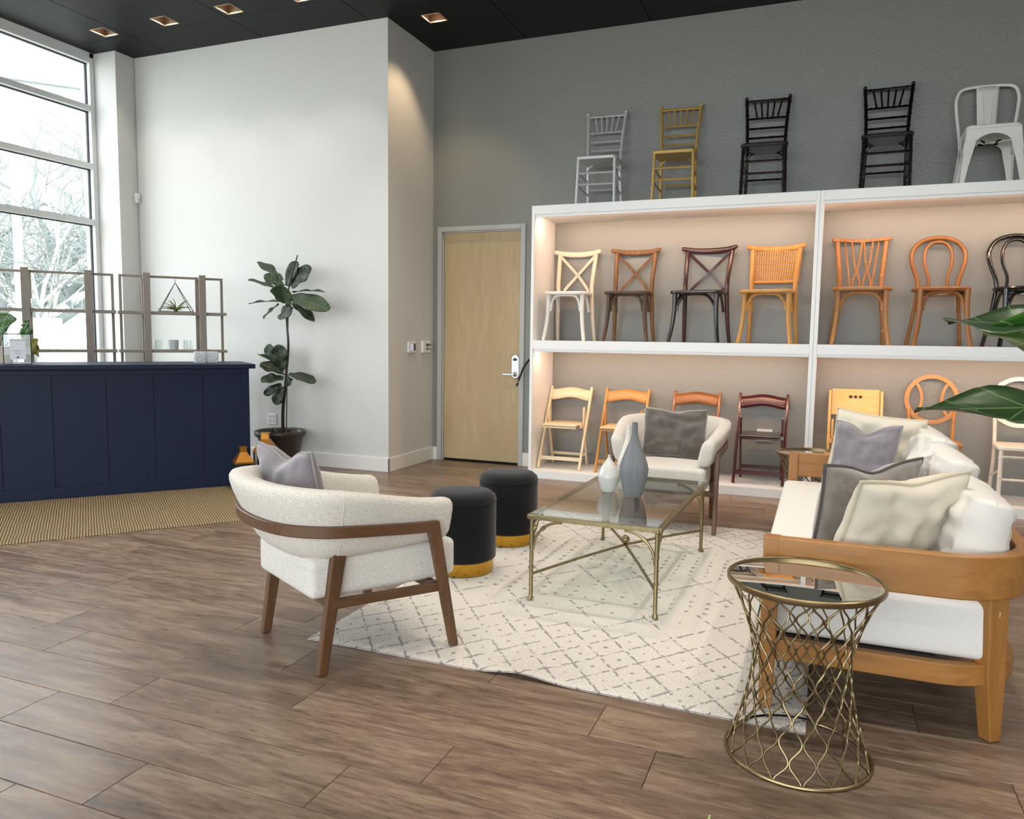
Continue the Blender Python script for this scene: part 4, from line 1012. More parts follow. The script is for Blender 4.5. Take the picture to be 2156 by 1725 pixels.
def jtop(u, v):
    x, y = u*JL, -v*JW; e = min(x, JL-x, v*JW, JW-v*JW)
    return (x, y+.012*math.sin(x*3+v*4)*v+.004*math.sin(x*23), .014-.010*max(0, 1-e/.02)+.002*noise.noise(Vector((x*3, y*3, 0))))
jr.grid(jtop, 160, 50)
jr.grid(lambda u, v: (u*JL, -JW+.012*math.sin(u*JL*3+4)+.004*math.sin(u*JL*23), .004*(1-v)), 160, 1)
jr.grid(lambda u, v: (JL, -u*JW, .004*v), 4, 1)
o = jr.build('jute_rug', jute_mat(), None, 60); p = cpt(-2.17, -.05, .001); o.location = p; o.rotation_euler = (0, 0, CANG+R(.4)); tag(o, 'woven natural jute rug along the foot of the blue counter', 'rug')

# ------------------------------------------------------------------ grey wooden etageres behind the counter
M_GWOOD = wood('grey_washed_wood', '#857d72', '#9f968a', 'z', 14, 9, .6, (.3, .72))
def etagere(t0, label):
    e = thing('etagere', label, 'shelf', cpt(t0, 1.0, 0), CANG, 'grey wooden etageres behind the counter'); wd, dp = .93, .36; Ht = 1.885
    for x in (0, wd-.024):
        MB().box(x, x+.024, .17, .194, 0, Ht).build('end_upright', M_GWOOD, e, None, bevel=.002)
    MB().box(.024, wd-.024, .17, .194, Ht-.022, Ht).build('top_bar', M_GWOOD, e, None, bevel=.002)
    for x in (.2, .69):
        MB().box(x, x+.06, 0, .03, 0, Ht+.012).build('front_post', M_GWOOD, e, None, bevel=.002); MB().box(x, x+.06, dp-.03, dp, 0, Ht+.012).build('rear_post', M_GWOOD, e, None, bevel=.002)
        MB().box(x+.01, x+.05, .03, dp-.03, Ht-.02, Ht).build('top_tie', M_GWOOD, e, None)
    for z in (1.54, 1.175, .81, .445, .12):
        MB().box(-.012, wd+.012, .031, dp-.031, z-.026, z).build('shelf_board', M_GWOOD, e, None, bevel=.002)
    return e
etagere(-.065, 'grey wooden etagere standing in front of the window'); etagere(.907, 'grey wooden etagere in front of the white wall')
M_CUP = clear_pane('cup_glass', (.93, .95, .95), 1.5)
def frosty(name):
    m, nt, b = nodes_of(name); v = coords(nt); vo = N(nt, 'ShaderNodeTexVoronoi'); vo.inputs['Scale'].default_value = 85; L(nt, v, vo.inputs['Vector'])
    L(nt, ramp(nt, vo.outputs['Distance'], [(.15, lin('#8d97a3')), (.5, lin('#e2e6e8'))]), b.inputs['Base Color']); b.inputs['Roughness'].default_value = .2; b.inputs['Alpha'].default_value = .8
    bump(nt, b, vo.outputs['Distance'], 1, .004); return m
M_FROST = frosty('textured_glass')
def cup(label, t_, dpt, z, r, h, mat, group, sq=False):
    o = MB()
    if sq:
        o = rbox_mb(-r, r, -r, r, 0, h, .006, 2); q = o.build('glass_vase', mat, None, 40)
    else: q = o.lathe([(0, 0), (r*.86, 0), (r*.88, .003), (r, h), (r-.003, h), (r*.85, .008), (0, .008)], 28).build('glass_cup', mat, None, 40)
    q.location = cpt(t_, dpt, z); q.rotation_euler = (0, 0, CANG); return tag(q, label, 'vase' if sq else 'cup', group)
for i, (t_, lb) in enumerate(((1.235, 'clear glass tumbler at the window side of the etagere shelf'), (1.372, 'textured glass tumbler in the middle of the etagere shelf'), (1.50, 'clear glass tumbler under the hanging terrarium frame'))):
    cup(lb, t_, 1.18, 1.1755, .048, .095, M_FROST if i == 1 else M_CUP, 'glass tumblers on the etageres')
for i, t_ in enumerate((.24, .42, .56)): cup(['clear tumbler left on the upper window shelf', 'clear tumbler in the middle of the upper window shelf', 'clear tumbler right on the upper window shelf'][i], t_, 1.18, 1.5405, .045, .09, M_CUP, 'glass tumblers on the etageres')
for i, t_ in enumerate((.25, .42, .57)): cup(['clear tumbler left on the lower window shelf', 'clear tumbler in the middle of the lower window shelf', 'clear tumbler right on the lower window shelf'][i], t_, 1.18, 1.1755, .048, .1, M_CUP, 'glass tumblers on the etageres')
cup('square textured glass vase at the counter end, nearer the window', 1.505, .28, 1.0765, .048, .10, M_FROST, 'textured glass vases on the counter', True); cup('square textured glass vase at the counter end, nearer the fig tree', 1.612, .30, 1.0765, .048, .10, M_FROST, 'textured glass vases on the counter', True)
# terrarium with an air plant
M_BLACKW = plain('black_wire', '#2a2a2a', .5, metal=.5)
tr = thing('glass_terrarium', 'pyramid glass terrarium with black wire edges on the etagere', 'terrarium', cpt(1.40, 1.18, 1.5405), CANG)
ap = (0, 0, .285); bs_ = [(-.15, -.12, .004), (.15, -.12, .004), (.15, .12, .004), (-.15, .12, .004)]
for i in range(4):
    MB().tube([bs_[i], ap], .003, 6).build('wire_edge', M_BLACKW, tr); MB().tube([bs_[i], bs_[(i+1) % 4]], .003, 6).build('wire_edge', M_BLACKW, tr)
    if i: MB().add([bs_[i], bs_[(i+1) % 4], ap], [(0, 1, 2)]).build('pane', M_CUP, tr, None)
MB().tube([(0, 0, .285), (0, 0, .3), (.008, 0, .308), (0, 0, .316), (-.008, 0, .308), (0, 0, .3)], .002, 5).build('hanging_loop', M_BLACKW, tr)
def blades(t, mat, n, ln, r0, c, seed, droop=.5, nm='leaf', up=.9):
    q = random.Random(seed)
    for k in range(n):
        a = q.uniform(0, 2*PI); l = ln*q.uniform(.6, 1.1); el = q.uniform(.25, 1.2)*up
        d = Vector((math.cos(a)*math.cos(el), math.sin(a)*math.cos(el), math.sin(el))); pts = []
        for i in range(7):
            f = i/6; p = Vector(c)+d*l*f; p.z = max(c[2], p.z-droop*l*f*f*.6); p += Vector((math.sin(f*4+k), math.cos(f*3+k), 0))*l*.06*f; pts.append(p)
        MB().tube(pts, [max(.0008, r0*(1-.85*i/6)) for i in range(7)], 5).build(nm, mat, t)
M_AIR = plain('air_plant_green', '#6f7a45', .6, var=.25, vscale=20); ai = thing('air_plant', 'spiky green air plant lying inside the glass terrarium', 'plant', cpt(1.40, 1.18, 1.545), CANG)
MB().sphere((0, 0, .018), .022, 10, 6).build('base', M_AIR, ai); blades(ai, M_AIR, 30, .19, .007, (0, 0, .016), 4, .5)

# ------------------------------------------------------------------ things on the counter
M_POTW = plain('cream_pot', '#c9c3b6', .6, var=.06)
al = thing('alocasia_plant', 'potted plant with veined arrow-shaped leaves on the counter', 'plant', cpt(.02, .30, 1.0765), 0)
pr = [(0, 0), (.085, 0), (.088, .01)] + [(.088+.0012*math.cos(k*1.9), .015+k*.0048) for k in range(24)] + [(.092, .132), (.088, .136), (.08, .132), (.08, .12), (0, .12)]
MB().lathe(pr, 40).build('pot', M_POTW, al, 50); MB().lathe([(0, .1215), (.079, .1215), (0, .1225)], 24).build('soil', plain('soil', '#2c2119', .95), al)
def leaf_mesh(name, length, width, mat, shape='fiddle', curl=.15, fold=.12, seed=0, wav=.012):
    # leaf along +x from the stalk, y across, z up
    q = random.Random(seed); ph = q.uniform(0, 6)
    def hw(f):
        if shape == 'fiddle': return width/2*(.12+ .88*math.sin(PI*min(1, f**1.25*.93+.04))**.75)*(1-.22*math.exp(-((f-.38)/.14)**2))*(1 if f < .97 else .6)
        if shape == 'arrow': return width/2*(1-f)**.75*min(1, (f+.03)*9)
        return width/2*math.sin(PI*(f*.94+.03))**.8
    def fn(u, v):
        f = u; s = 2*v-1; y = s*hw(f); x = f*length
        z = -curl*length*f*f + fold*abs(s)*hw(f)*2 + wav*math.sin(f*13+ph+s*2)*abs(s)
        return (x, y, z)
    return MB().grid(fn, 18, 8)
def leafmat(name, c, vein, wv=26, vw=.035, rough=.32, xl=.26):
    if name in MATS: return MATS[name]
    m, nt, b = nodes_of(name); tc = N(nt, 'ShaderNodeTexCoord'); sx = N(nt, 'ShaderNodeSeparateXYZ'); L(nt, tc.outputs['Object'], sx.inputs[0])
    ay = mth(nt, 'ABSOLUTE', sx.outputs[1]); mid = mth(nt, 'LESS_THAN', ay, .0022)
    sv = mth(nt, 'LESS_THAN', mth(nt, 'PINGPONG', mth(nt, 'MULTIPLY', mth(nt, 'SUBTRACT', sx.outputs[0], mth(nt, 'MULTIPLY', ay, .75)), wv), .5), vw)
    f = mth(nt, 'MAXIMUM', mid, sv); nz = noise_n(nt, tc.outputs['Object'], 9, 3)
    col = ramp(nt, nz, [(.3, tuple(x*.75 for x in lin(c))), (.7, tuple(x*1.2 for x in lin(c)))])
    mc = N(nt, 'ShaderNodeMix'); mc.data_type = 'RGBA'; L(nt, mth(nt, 'MULTIPLY', f, .55), mc.inputs[0]); L(nt, col, mc.inputs[6]); mc.inputs[7].default_value = (*lin(vein), 1)
    L(nt, mc.outputs[2], b.inputs['Base Color']); b.inputs['Roughness'].default_value = rough; bump(nt, b, f, .25, .003)
    MATS[name] = m; return m
def put_leaf(parent, base, tip, length, width, mat, shape='fiddle', roll=0, curl=.12, fold=.1, seed=0, nm='leaf', stalk=None, up=(0, 0, 1), wav=.012):
    base, tip = Vector(base), Vector(tip); X = (tip-base).normalized(); upv = Vector(up)
    Y = upv.cross(X); Y = Y.normalized() if Y.length > 1e-3 else Vector((0, 1, 0)); Z = X.cross(Y)
    rot = Matrix.Rotation(roll, 3, X); Y = rot @ Y; Z = rot @ Z
    o = leaf_mesh(nm, length, width, mat, shape, curl, fold, seed, wav).build(nm, mat, parent, 80)
    m_ = o.modifiers.new('thick', 'SOLIDIFY'); m_.thickness = .0012
    M4 = Matrix((X, Y, Z)).transposed().to_4x4(); M4.translation = base; o.matrix_local = M4
    if stalk: MB().tube(smoothpath([Vector(stalk), (Vector(stalk)+base)/2+Vector((0, 0, .01)), base], 3), .003, 6).build('leaf_stalk', MATS.get('stem_brown') or plain('stem_brown', '#4a3a26', .7), parent)
    return o
M_ALO = leafmat('alocasia_leaf', '#2f5a22', '#a9c98a', 42, .07, .35); M_ALOY = leafmat('alocasia_old_leaf', '#7d7a22', '#b9a94a', 42, .07, .4)
ca, sa_ = math.cos(CANG), math.sin(CANG)
def al_leaf(b, t_, l, w_, m_, st, sd, roll=0): put_leaf(al, b, t_, l, w_, m_, 'arrow', roll, .12, .05, sd, stalk=st, up=(.6, -.5, .6))
def cl(a, b, z): return (a*ca-b*sa_, a*sa_+b*ca, z)
al_leaf(cl(.07, 0, .40), cl(.0, -.03, .24), .22, .16, M_ALO, cl(.0, 0, .12), 1); al_leaf(cl(.195, -.02, .29), cl(.16, -.03, .14), .17, .10, M_ALO, cl(.02, 0, .12), 2)
al_leaf(cl(-.06, 0, .42), cl(-.14, -.03, .28), .22, .15, M_ALO, cl(-.01, 0, .12), 3); al_leaf(cl(.215, -.03, .20), cl(.27, -.05, .02), .16, .11, M_ALOY, cl(.03, 0, .12), 4, .5)
al_leaf(cl(.18, -.04, .29), cl(.215, -.03, .40), .08, .06, M_ALO, None, 5)
# sign holder with the wifi card
sg = thing('sign_holder', 'glass sign holder with a white wifi card on the counter', 'sign', cpt(.155, .08, 1.0765), CANG)
MB().box(-.092, .092, -.0025, .0025, .004, .235).build('glass_sheet', M_CUP, sg, None)
for a, b in (((-.092, 0, .002), (.092, 0, .002)), ((.092, 0, .002), (.092, 0, .237)), ((.092, 0, .237), (-.092, 0, .237)), ((-.092, 0, .237), (-.092, 0, .002))): MB().tube([a, b], .004, 6).build('frame_wire', M_BLACKW, sg)
cd_ = MB().box(-.05, .055, -.0045, -.003, .04, .20).build('card', plain('card_white', '#dfe3ea', .8), sg, None)
M_INK = plain('card_ink', '#23252b', .8)
def text(s, size, x, y, z, parent, mat, align='CENTER', name='lettering', rot=(R(90), 0, 0)):
    cu = bpy.data.curves.new(name, 'FONT'); cu.body = s; cu.size = size; cu.align_x = align; cu.align_y = 'CENTER'; cu.extrude = .0002
    tmp = bpy.data.objects.new('tmp_text', cu); COL.objects.link(tmp); dg = bpy.context.evaluated_depsgraph_get()
    me = bpy.data.meshes.new_from_object(tmp.evaluated_get(dg)); bpy.data.objects.remove(tmp); me.materials.clear(); me.materials.append(mat)
    o_ = bpy.data.objects.new(name, me); COL.objects.link(o_); o_.parent = parent; o_.location = (x, y, z); o_.rotation_euler = rot; return o_
text('SCAN TO JOIN WIFI', .0105, .0025, -.0049, .189, cd_, M_INK); text('NETWORK NAME', .0075, .0025, -.0049, .108, cd_, M_INK); text('PASSWORD', .0075, .0025, -.0049, .086, cd_, M_INK)
for z in (.097, .075): MB().box(-.014, .019, -.0049, -.0046, z-.0006, z+.0006).build('print_line', plain('ink_grey', '#8e929a', .8), cd_, None)
MB().lathe([(.0, 0), (.009, 0), (.009, .0004), (0, .0004)], 20).build('round_logo', M_INK, cd_).matrix_local = Matrix.Translation((.0025, -.0046, .056)) @ Matrix.Rotation(R(90), 4, 'X')
MB().tube([(.0025+.0045*math.cos(a), -.0052, .056+.0045*math.sin(a)) for a in [2*PI*i/16 for i in range(16)]], .0009, 5, closed=True).build('round_logo_ring', plain('card_white2', '#dfe3ea', .8), cd_)

# ------------------------------------------------------------------ lanterns
M_BRS = plain('lantern_brass', '#a8742c', .35, metal=.75, var=.15, vscale=14); M_LGL = clear_pane('lantern_glass', (.8, .82, .82), 1.5)
def lantern(label, x, y, s, hb, rot):
    t = thing('brass_lantern', label, 'lantern', (x, y, 0), rot, 'brass lanterns on the floor'); h = s/2
    MB().box(-h, h, -h, h, .0, .02).build('base', M_BRS, t, None, bevel=.003)
    for a in (-1, 1):
        for b in (-1, 1): MB().box(a*(h-.006)-.006, a*(h-.006)+.006, b*(h-.006)-.006, b*(h-.006)+.006, .02, hb).build('corner_post', M_BLACKW, t, None)
    for a in (-1, 1):
        MB().add([(-h+.01, a*(h-.006), .02), (h-.01, a*(h-.006), .02), (h-.01, a*(h-.006), hb), (-h+.01, a*(h-.006), hb)], [(0, 1, 2, 3)]).build('pane', M_LGL, t, None)
        MB().add([(a*(h-.006), -h+.01, .02), (a*(h-.006), h-.01, .02), (a*(h-.006), h-.01, hb), (a*(h-.006), -h+.01, hb)], [(0, 1, 2, 3)]).build('pane', M_LGL, t, None)
    k = h*.36; zc = hb+.016; zr = zc+s*.52
    MB().box(-h-.004, h+.004, -h-.004, h+.004, hb, zc).build('eave', M_BRS, t, None, bevel=.002)
    rf = MB().add([(-h, -h, zc), (h, -h, zc), (h, h, zc), (-h, h, zc), (-k, -k, zr), (k, -k, zr), (k, k, zr), (-k, k, zr)], [(0, 1, 5, 4), (1, 2, 6, 5), (2, 3, 7, 6), (3, 0, 4, 7), (4, 5, 6, 7)]); rf.build('roof', M_BRS, t, None)
    MB().box(-k, k, -k, k, zr, zr+s*.26).build('neck', M_BRS, t, None); MB().box(-k*1.2, k*1.2, -k*1.2, k*1.2, zr+s*.26, zr+s*.31).build('cap', M_BRS, t, None, bevel=.002)
    MB().tube(arc((0, zr+s*.2), k*1.7, R(-20), R(200), 14), .002, 5).build('carry_ring', M_BLACKW, t)
    MB().lathe([(0, .02), (.03, .02), (.03, .12), (0, .118)], 20).build('candle', plain('candle_wax', '#e3d9c4', .5), t)
    return t
lantern('smaller brass lantern in front of the counter end', -4.615, 5.285, .155, .225, CANG); lantern('larger brass lantern beside the dark plant pot', -4.575, 5.53, .18, .30, CANG+R(-22))

# ------------------------------------------------------------------ fiddle-leaf fig by the white wall
M_FIG = leafmat('fig_leaf', '#182812', '#5f7a4c', 22, .045, .45); M_FIGU = leafmat('fig_leaf_pale', '#33472b', '#7d9070', 22, .045, .5)
FX, FY = -4.965, 6.225
fig = thing('fiddle_leaf_fig', 'tall potted fiddle-leaf fig against the white wall', 'plant', (FX, FY, 0))
MB().lathe([(0, 0), (.165, 0), (.17, .01), (.176, .08), (.184, .085), (.184, .10), (.178, .105), (.222, .33), (.242, .335), (.25, .35), (.252, .378), (.245, .388), (.235, .385), (.225, .37), (.21, .34), (0, .34)], 48).build('pot', plain('dark_brown_pot', '#3a322e', .3), fig, 40)
MB().lathe([(0, .342), (.209, .342), (0, .346)], 24).build('soil', plain('soil', '#2c2119', .95), fig)
M_BARK = plain('fig_bark', '#2d241c', .8, var=.3, vscale=40, bscale=60, bstr=.6)
tk = smoothpath([(.03, 0, .34), (.035, 0, .6), (.064, .0, .8), (.093, -.01, .985), (.109, 0, 1.215), (.103, 0, 1.368), (.096, 0, 1.46), (.091, 0, 1.62), (.141, .0, 1.84), (.233, 0, 2.1)], 6)
MB().tube(tk, [.017-.012*i/(len(tk)-1) for i in range(len(tk))], 8).build('trunk', M_BARK, fig)
MB().tube([(.085, -.02, .34), (.135, -.02, 1.72)], .006, 6).build('support_stake', plain('stake_grey', '#4a4a44', .6), fig)
def fl(b, t_, l, w_, m_=None, roll=0, curl=.12, fold=.08, sd=0, up=(0, -1, .4)): put_leaf(fig, b, t_, l, w_, m_ or M_FIG, 'fiddle', roll, curl, fold, sd, up=up, wav=.008)
fl((0.102, 0.000, 1.808), (0.181, 0.040, 2.043), 0.259, 0.15, M_FIG, 0, 0.04, 0.1, 1, (0, -1, 0.3))
fl((0.153, 0.000, 1.797), (0.342, 0.030, 1.991), 0.281, 0.18, M_FIG, 0, 0.05, 0.06, 2, (0, -1, 0.3))
fl((0.028, 0.020, 1.862), (-0.283, 0.060, 2.049), 0.376, 0.15, M_FIGU, 0.9, 0.0, 0.14, 3, (0, -1, 0.5))
fl((0.075, -0.020, 1.797), (-0.092, -0.080, 1.915), 0.220, 0.13, M_FIGU, 0.25, 0.06, 0.14, 4, (0, -1, 0.5))
fl((0.021, 0.000, 1.771), (-0.314, -0.050, 1.852), 0.358, 0.16, M_FIGU, 0, -0.04, 0.12, 5, (0, -0.12, 1))
fl((0.066, 0.000, 1.649), (-0.317, -0.030, 1.688), 0.397, 0.15, M_FIGU, 0, 0.14, 0.1, 6, (0, -0.1, 1))
fl((0.101, -0.020, 1.638), (0.197, -0.200, 1.794), 0.264, 0.235, M_FIGU, 0, 0.05, 0.18, 7, (0.1, -1, -0.75))
fl((0.141, -0.020, 1.700), (0.607, -0.100, 1.626), 0.493, 0.19, M_FIGU, 0.1, 0.16, 0.12, 8, (0, -0.75, 0.65))
fl((0.173, 0.000, 1.742), (0.486, 0.050, 1.796), 0.331, 0.15, M_FIGU, 0, 0.16, 0.1, 9, (0, -0.08, 1))
fl((0.005, 0.000, 1.630), (-0.143, -0.060, 1.501), 0.211, 0.13, M_FIGU, 0.4, 0.06, 0.1, 10, (-0.3, -0.8, 0.3))
fl((0.155, 0.000, 1.642), (0.412, 0.000, 1.522), 0.293, 0.13, M_FIG, 0, 0.22, 0.08, 11, (0, -0.35, 0.9))
fl((0.114, -0.030, 1.620), (0.190, -0.140, 1.500), 0.185, 0.2, M_FIG, 0, 0.06, 0.02, 12, (0, -1, 0.2))
fl((0.064, -0.040, 0.994), (0.065, -0.090, 1.232), 0.250, 0.21, M_FIG, 0.05, 0.03, 0.08, 13, (0, -1, 0.2))
fl((-0.060, 0.020, 1.070), (-0.170, 0.030, 1.228), 0.198, 0.15, M_FIG, -0.2, 0.02, 0.1, 14, (0, -1, 0.2))
fl((-0.019, 0.000, 1.044), (-0.216, -0.050, 1.132), 0.228, 0.11, M_FIGU, 0.3, 0.0, 0.2, 15, (0, -0.3, 1))
fl((0.056, -0.020, 0.963), (-0.145, -0.100, 1.052), 0.241, 0.15, M_FIG, 0, 0.05, 0.12, 16, (0, -0.6, 0.8))
fl((0.064, -0.020, 0.907), (-0.143, -0.100, 0.897), 0.229, 0.14, M_FIGU, 0, 0.05, 0.1, 17, (0, -0.7, 0.7))
fl((0.125, -0.020, 0.951), (0.440, -0.060, 0.928), 0.328, 0.14, M_FIG, 0, 0.18, 0.1, 18, (0, -0.5, 0.9))
fl((0.021, 0.000, 0.848), (-0.169, -0.030, 0.744), 0.226, 0.1, M_FIG, 0, 0.05, 0.06, 19, (0, -1, 0.1))
fl((0.057, -0.020, 0.823), (-0.012, -0.060, 0.653), 0.193, 0.145, M_FIG, 0, 0.03, 0.06, 20, (0, -1, 0.1))
fl((0.115, -0.030, 0.923), (0.171, -0.060, 0.850), 0.100, 0.1, M_FIG, 0, 0.03, 0.06, 21, (0, -1, 0.1))
fl((0.042, 0.020, 0.940), (-0.236, 0.040, 1.003), 0.294, 0.12, M_FIG, 0.3, 0.02, 0.2, 22, (0, -0.4, 0.9))

# ------------------------------------------------------------------ foreground fiddle-leaf fig reaching in from the side
M_FGL = leafmat('fig_leaf_near', '#26401f', '#7f9a62', 14, .02, .28); M_FGY = leafmat('fig_leaf_near_light', '#3d6a2a', '#a9c486', 14, .03, .3)
f2 = thing('fiddle_leaf_fig', 'fiddle-leaf fig reaching into the photo with large dark leaves', 'plant', (.66, 1.55, 0))
MB().lathe([(0, 0), (.13, 0), (.165, .28), (.175, .30), (.16, .30), (.15, .27), (0, .27)], 40).build('pot', MATS['dark_brown_pot'], f2, 40)
MB().tube(smoothpath([(0, 0, .27), (.02, .01, .7), (-.01, .0, 1.1), (.0, 0, 1.5)], 6), [.014-.006*i/18 for i in range(19)], 8).build('trunk', M_BARK, f2)
def f2l(b, t_, l, w_, m_, roll=0, curl=.05, fold=.05, sd=0, up=(0, 0, 1)): put_leaf(f2, tuple(Vector(b)-Vector((.66, 1.55, 0))), tuple(Vector(t_)-Vector((.66, 1.55, 0))), l, w_, m_, 'fiddle', roll, curl, fold, sd, up=up)
f2l((.60, 1.60, 1.365), (.235, 1.82, 1.385), .43, .19, M_FGL, -.22, .0, .06, 31); f2l((.60, 1.50, 1.245), (.15, 1.46, 1.240), .45, .165, M_FGL, -.20, .03, .05, 32)
f2l((.62, 1.62, 1.30), (.29, 1.80, 1.36), .37, .19, M_FGY, .55, .0, .1, 33)
f2l((.66, 1.5, 1.40), (.95, 1.35, 1.55), .36, .2, M_FGL, 0, .1, .1, 34); f2l((.66, 1.58, 1.45), (.85, 1.85, 1.62), .34, .2, M_FGL, 0, .1, .1, 35); f2l((.66, 1.55, 1.1), (1.0, 1.6, 1.15), .36, .2, M_FGL, 0, .2, .1, 36)
# low grassy pot plant: one blade tip shows at the bottom of the photo
gp = thing('grass_plant', 'pot plant whose pale green blade tip shows at the bottom', 'plant', (-.20, .72, 0))
MB().lathe([(0, 0), (.08, 0), (.10, .2), (.105, .21), (.095, .21), (.09, .19), (0, .19)], 32).build('pot', M_POTW, gp, 40)
M_BLADE = plain('blade_green', '#8aa763', .45)
for k, (dx, dy, h_) in enumerate(((.09, .285, .71), (-.12, .1, .6), (.08, -.1, .62), (-.06, -.12, .55), (.02, .14, .58))):
    MB().sweep(smoothpath([(dx*.1, dy*.1, .18), (dx*.3, dy*.25, .42), (dx*.65, dy*.6, .6*h_+.18), (dx, dy, h_)], 6), [(-.009, 0), (0, .002), (.009, 0), (0, -.002)], up=(0, -1, .3), scl=[max(.12, 1-.9*(i/18)**2) for i in range(19)]).build('blade', M_BLADE, gp, 60)

# ------------------------------------------------------------------ small wall fittings
ol = thing('wall_outlet', 'white four-socket wall outlet behind the fig pot', 'outlet', (-5.312, YW, .457))
MB().box(-.058, .058, -.007, -.0005, -.058, .058).build('face_plate', M_TRIM, ol, None, bevel=.003)
for x in (-.024, .024):
    for z in (-.02, .022):
        s_ = MB().lathe([(0, 0), (.016, 0), (.016, .002), (0, .002)], 20).build('socket', plain('socket_white', '#dcdcd8', .4), ol); s_.location = (x, -.007, z); s_.rotation_euler = (R(90), 0, 0)
        for dx, dz in ((-.006, .004), (.006, .004), (0, -.007)): MB().box(dx-.0016, dx+.0016, dz-.0035, dz+.0035, .002, .0028).build('slot', M_DARK, s_, None)
ts = thing('thermostat', 'square white thermostat with a lit blue screen', 'thermostat', (XA, 6.972, 1.224), R(90)); MB().box(-.08, .08, -.022, -.0005, -.056, .056).build('housing', M_TRIM, ts, None, bevel=.006)
MB().box(-.045, .058, -.0235, -.022, -.033, .038).build('screen', emit('blue_screen', (.30, .33, .62), .45), ts, None); MB().box(.02, .058, -.0245, -.0236, -.033, .038).build('screen_dark_end', plain('screen_dark', '#2a2230', .2), ts, None)  # darker strip over one end of the screen
t2 = thing('alarm_keypad', 'white alarm keypad with two small displays next to the door', 'keypad', (XA, 7.262, 1.226), R(90)); MB().box(-.088, .09, -.035, -.0005, -.062, .062).build('housing', M_TRIM, t2, None, bevel=.008)
MB().box(-.02, .035, -.0365, -.035, .008, .034).build('upper_display', plain('lcd_dark', '#1f2014', .25), t2, None); MB().box(-.02, .035, -.0365, -.035, -.032, -.006).build('lower_display', plain('lcd_grey', '#79807a', .3), t2, None)
for z, r in ((.02, .012), (-.026, .009)): k_ = MB().lathe([(0, 0), (r, 0), (r, .004), (0, .004)], 16).build('button', plain('button_dark', '#3b3532', .4), t2); k_.location = (.062, -.035, z); k_.rotation_euler = (R(90), 0, 0)
sn = thing('motion_sensor', 'small white motion sensor high in the wall corner', 'sensor', (XCOL, YW, 2.805), R(0)); hs_ = rbox_mb(.003, .05, -.062, -.008, -.052, .052, .008, 3).build('housing', M_TRIM, sn)
MB().box(.05, .053, -.052, -.018, -.04, -.002).build('lens', plain('sensor_lens', '#cfcfca', .3), sn, None, bevel=.003); MB().tube([(.006, -.008, .052), (.006, -.006, 1.48)], .003, 6).build('conduit', plain('conduit_grey', '#b9b8b2', .5), sn); MB().tube([(.006, -.008, -.052), (.006, -.006, -1.2)], .003, 6).build('conduit', plain('conduit_grey', '#b9b8b2', .5), sn)
cb = thing('hanging_cable', 'black cable hanging out beside the door lock', 'cable', (-2.62, 7.35, 1.15))
MB().tube(smoothpath([(.058, -.01, .01), (-.07, .0, .005), (-.13, .005, -.03), (-.19, .01, -.1), (-.235, .012, -.2), (-.255, .012, -.255)], 6), .011, 8).build('cable_sheath', plain('black_rubber', '#0e0f10', .45), cb)
MB().tube([(-.255, .012, -.255), (-.262, .012, -.272)], .008, 8).build('cable_ferrule', M_STEEL, cb); MB().tube([(-.262, .012, -.272), (-.275, .012, -.31)], .011, 8).build('cable_plug', plain('black_rubber', '#0e0f10', .45), cb)
# ------------------------------------------------------------------ outside: trees and a roof edge beyond the glass
M_TRK = plain('pale_bark', '#666e6c', .9, var=.25, vscale=3); M_TWG = plain('pale_twig', '#7b8280', .9)
def tree(label, x, y, h, r0, seed, spread, levels, mat, lean=(0, 0), group='trees outside the window', name='bare_tree'):
    t = thing(name, label, 'tree', (x, y, -.12), 0, group); q = random.Random(seed); tr_, br, tw = MB(), MB(), MB()
    def grow(p, d, l, r, lv):
        pts = [p]; n = 5 if lv < 2 else 4
        for i in range(n):
            d = (d+Vector((q.uniform(-1, 1), q.uniform(-1, 1), q.uniform(-.7, .8)))*spread*(.16+.10*lv)).normalized(); pts.append(pts[-1]+d*l/n)
        (tr_ if lv == 0 else br if lv < 3 else tw).tube(pts, [max(.008, r*(1-.5*i/n)) for i in range(n+1)], 6 if lv < 2 else 4)
        if lv < levels:
            k = q.randint(3, 5) if lv else 5
            for c in range(k):
                i = q.randint(max(1, n-3), n) if lv == 0 else q.randint(1, n)
                a = q.uniform(0, 2*PI); e = q.uniform(.1, .9); nd = Vector((math.cos(a)*math.cos(e), math.sin(a)*math.cos(e), math.sin(e)-.15*lv*q.random()))
                grow(pts[i], (d*.45+nd*.9).normalized(), l*q.uniform(.5, .78), r*.5, lv+1)
    grow(Vector((0, 0, 0)), Vector((lean[0], lean[1], 1)).normalized(), h*.42, r0, 0)
    tr_.build('trunk', mat, t, 60); br.build('branches', mat, t, 60); o = tw.build('twigs', M_TWG, t, 60); o['kind'] = 'stuff'
    return t
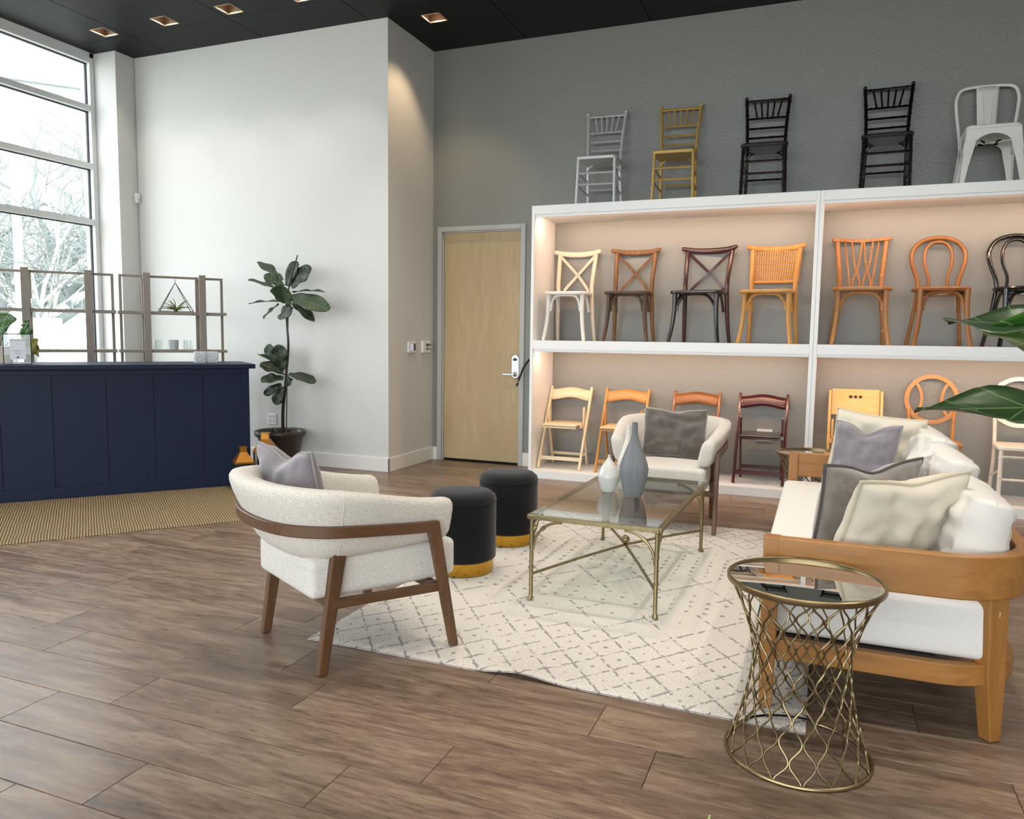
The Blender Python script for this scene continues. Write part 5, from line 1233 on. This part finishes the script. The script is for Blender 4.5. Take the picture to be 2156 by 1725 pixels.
tree('wide bare oak with crooked branches outside the window', -17.5, 12.6, 7.5, .30, 3, 1.0, 4, M_TRK, (.1, .1), name='oak_tree')
tree('second crooked oak further along outside the window', -24, 16.5, 9.0, .34, 8, 1.0, 4, M_TRK, name='oak_tree')
tree('slim pale young tree just outside the window', -11.6, 8.75, 6.2, .07, 21, .55, 4, plain('young_bark', '#b5b3ab', .9))
lw = MB()
q = random.Random(5)
for k in range(500):
    x, y = q.uniform(-14, -10.5), q.uniform(5.5, 11.5); h_ = q.uniform(.2, .55)
    if math.hypot(x+11.6, y-8.75) < .6 or math.hypot(x+10.6, y-8.05) < .3 or math.hypot(x+11.2, y-8.1) < .3: continue
    lw.tube([(x, y, -.12), (x+q.uniform(-.1, .1), y+q.uniform(-.1, .1), h_*.6), (x+q.uniform(-.25, .25), y+q.uniform(-.25, .25), h_)], [.012, .01, .003], 3)
o = lw.build('ornamental_grass', plain('yellow_grass', '#c6cc92', .9), None, None); tag(o, 'low yellow-green grasses planted outside the window', 'grass', kind='stuff')
cn = thing('roof_canopy', 'pale projecting roof edge seen through the top window pane', 'canopy', (0, 0, 0))
MB().bar((-11.4, 7.9, 4.92), (-9.1, 10.6, 4.92), .10, .09).build('fascia', plain('canopy_pale', '#b9bfc0', .6), cn, None); MB().bar((-11.4, 7.9, 5.02), (-9.1, 10.6, 5.02), .16, .04).build('gutter_edge', plain('canopy_pale', '#b9bfc0', .6), cn, None)
MB().bar((-11.2, 8.1, -.12), (-11.2, 8.1, 4.9), .09, .09).build('post', MATS['canopy_pale'], cn, None)
sgn = thing('street_sign', 'white blank sign board on a post outside the window', 'sign', (-10.6, 8.05, -.12)); MB().box(-.02, .02, -.02, .02, 0, 1.3).build('post', MATS['canopy_pale'], sgn, None); b_ = MB().box(-.2, .2, -.015, .0, 1.25, 1.65).build('board', plain('sign_white', '#e8e8e6', .6), sgn, None, bevel=.003); sgn.rotation_euler = (0, 0, R(45))

for o in list(bpy.data.objects):
    if o.parent is None and o.type == 'EMPTY' and any(k in o.name for k in ('chair', 'sofa', 'coffee_table', 'side_table')): settle(o)
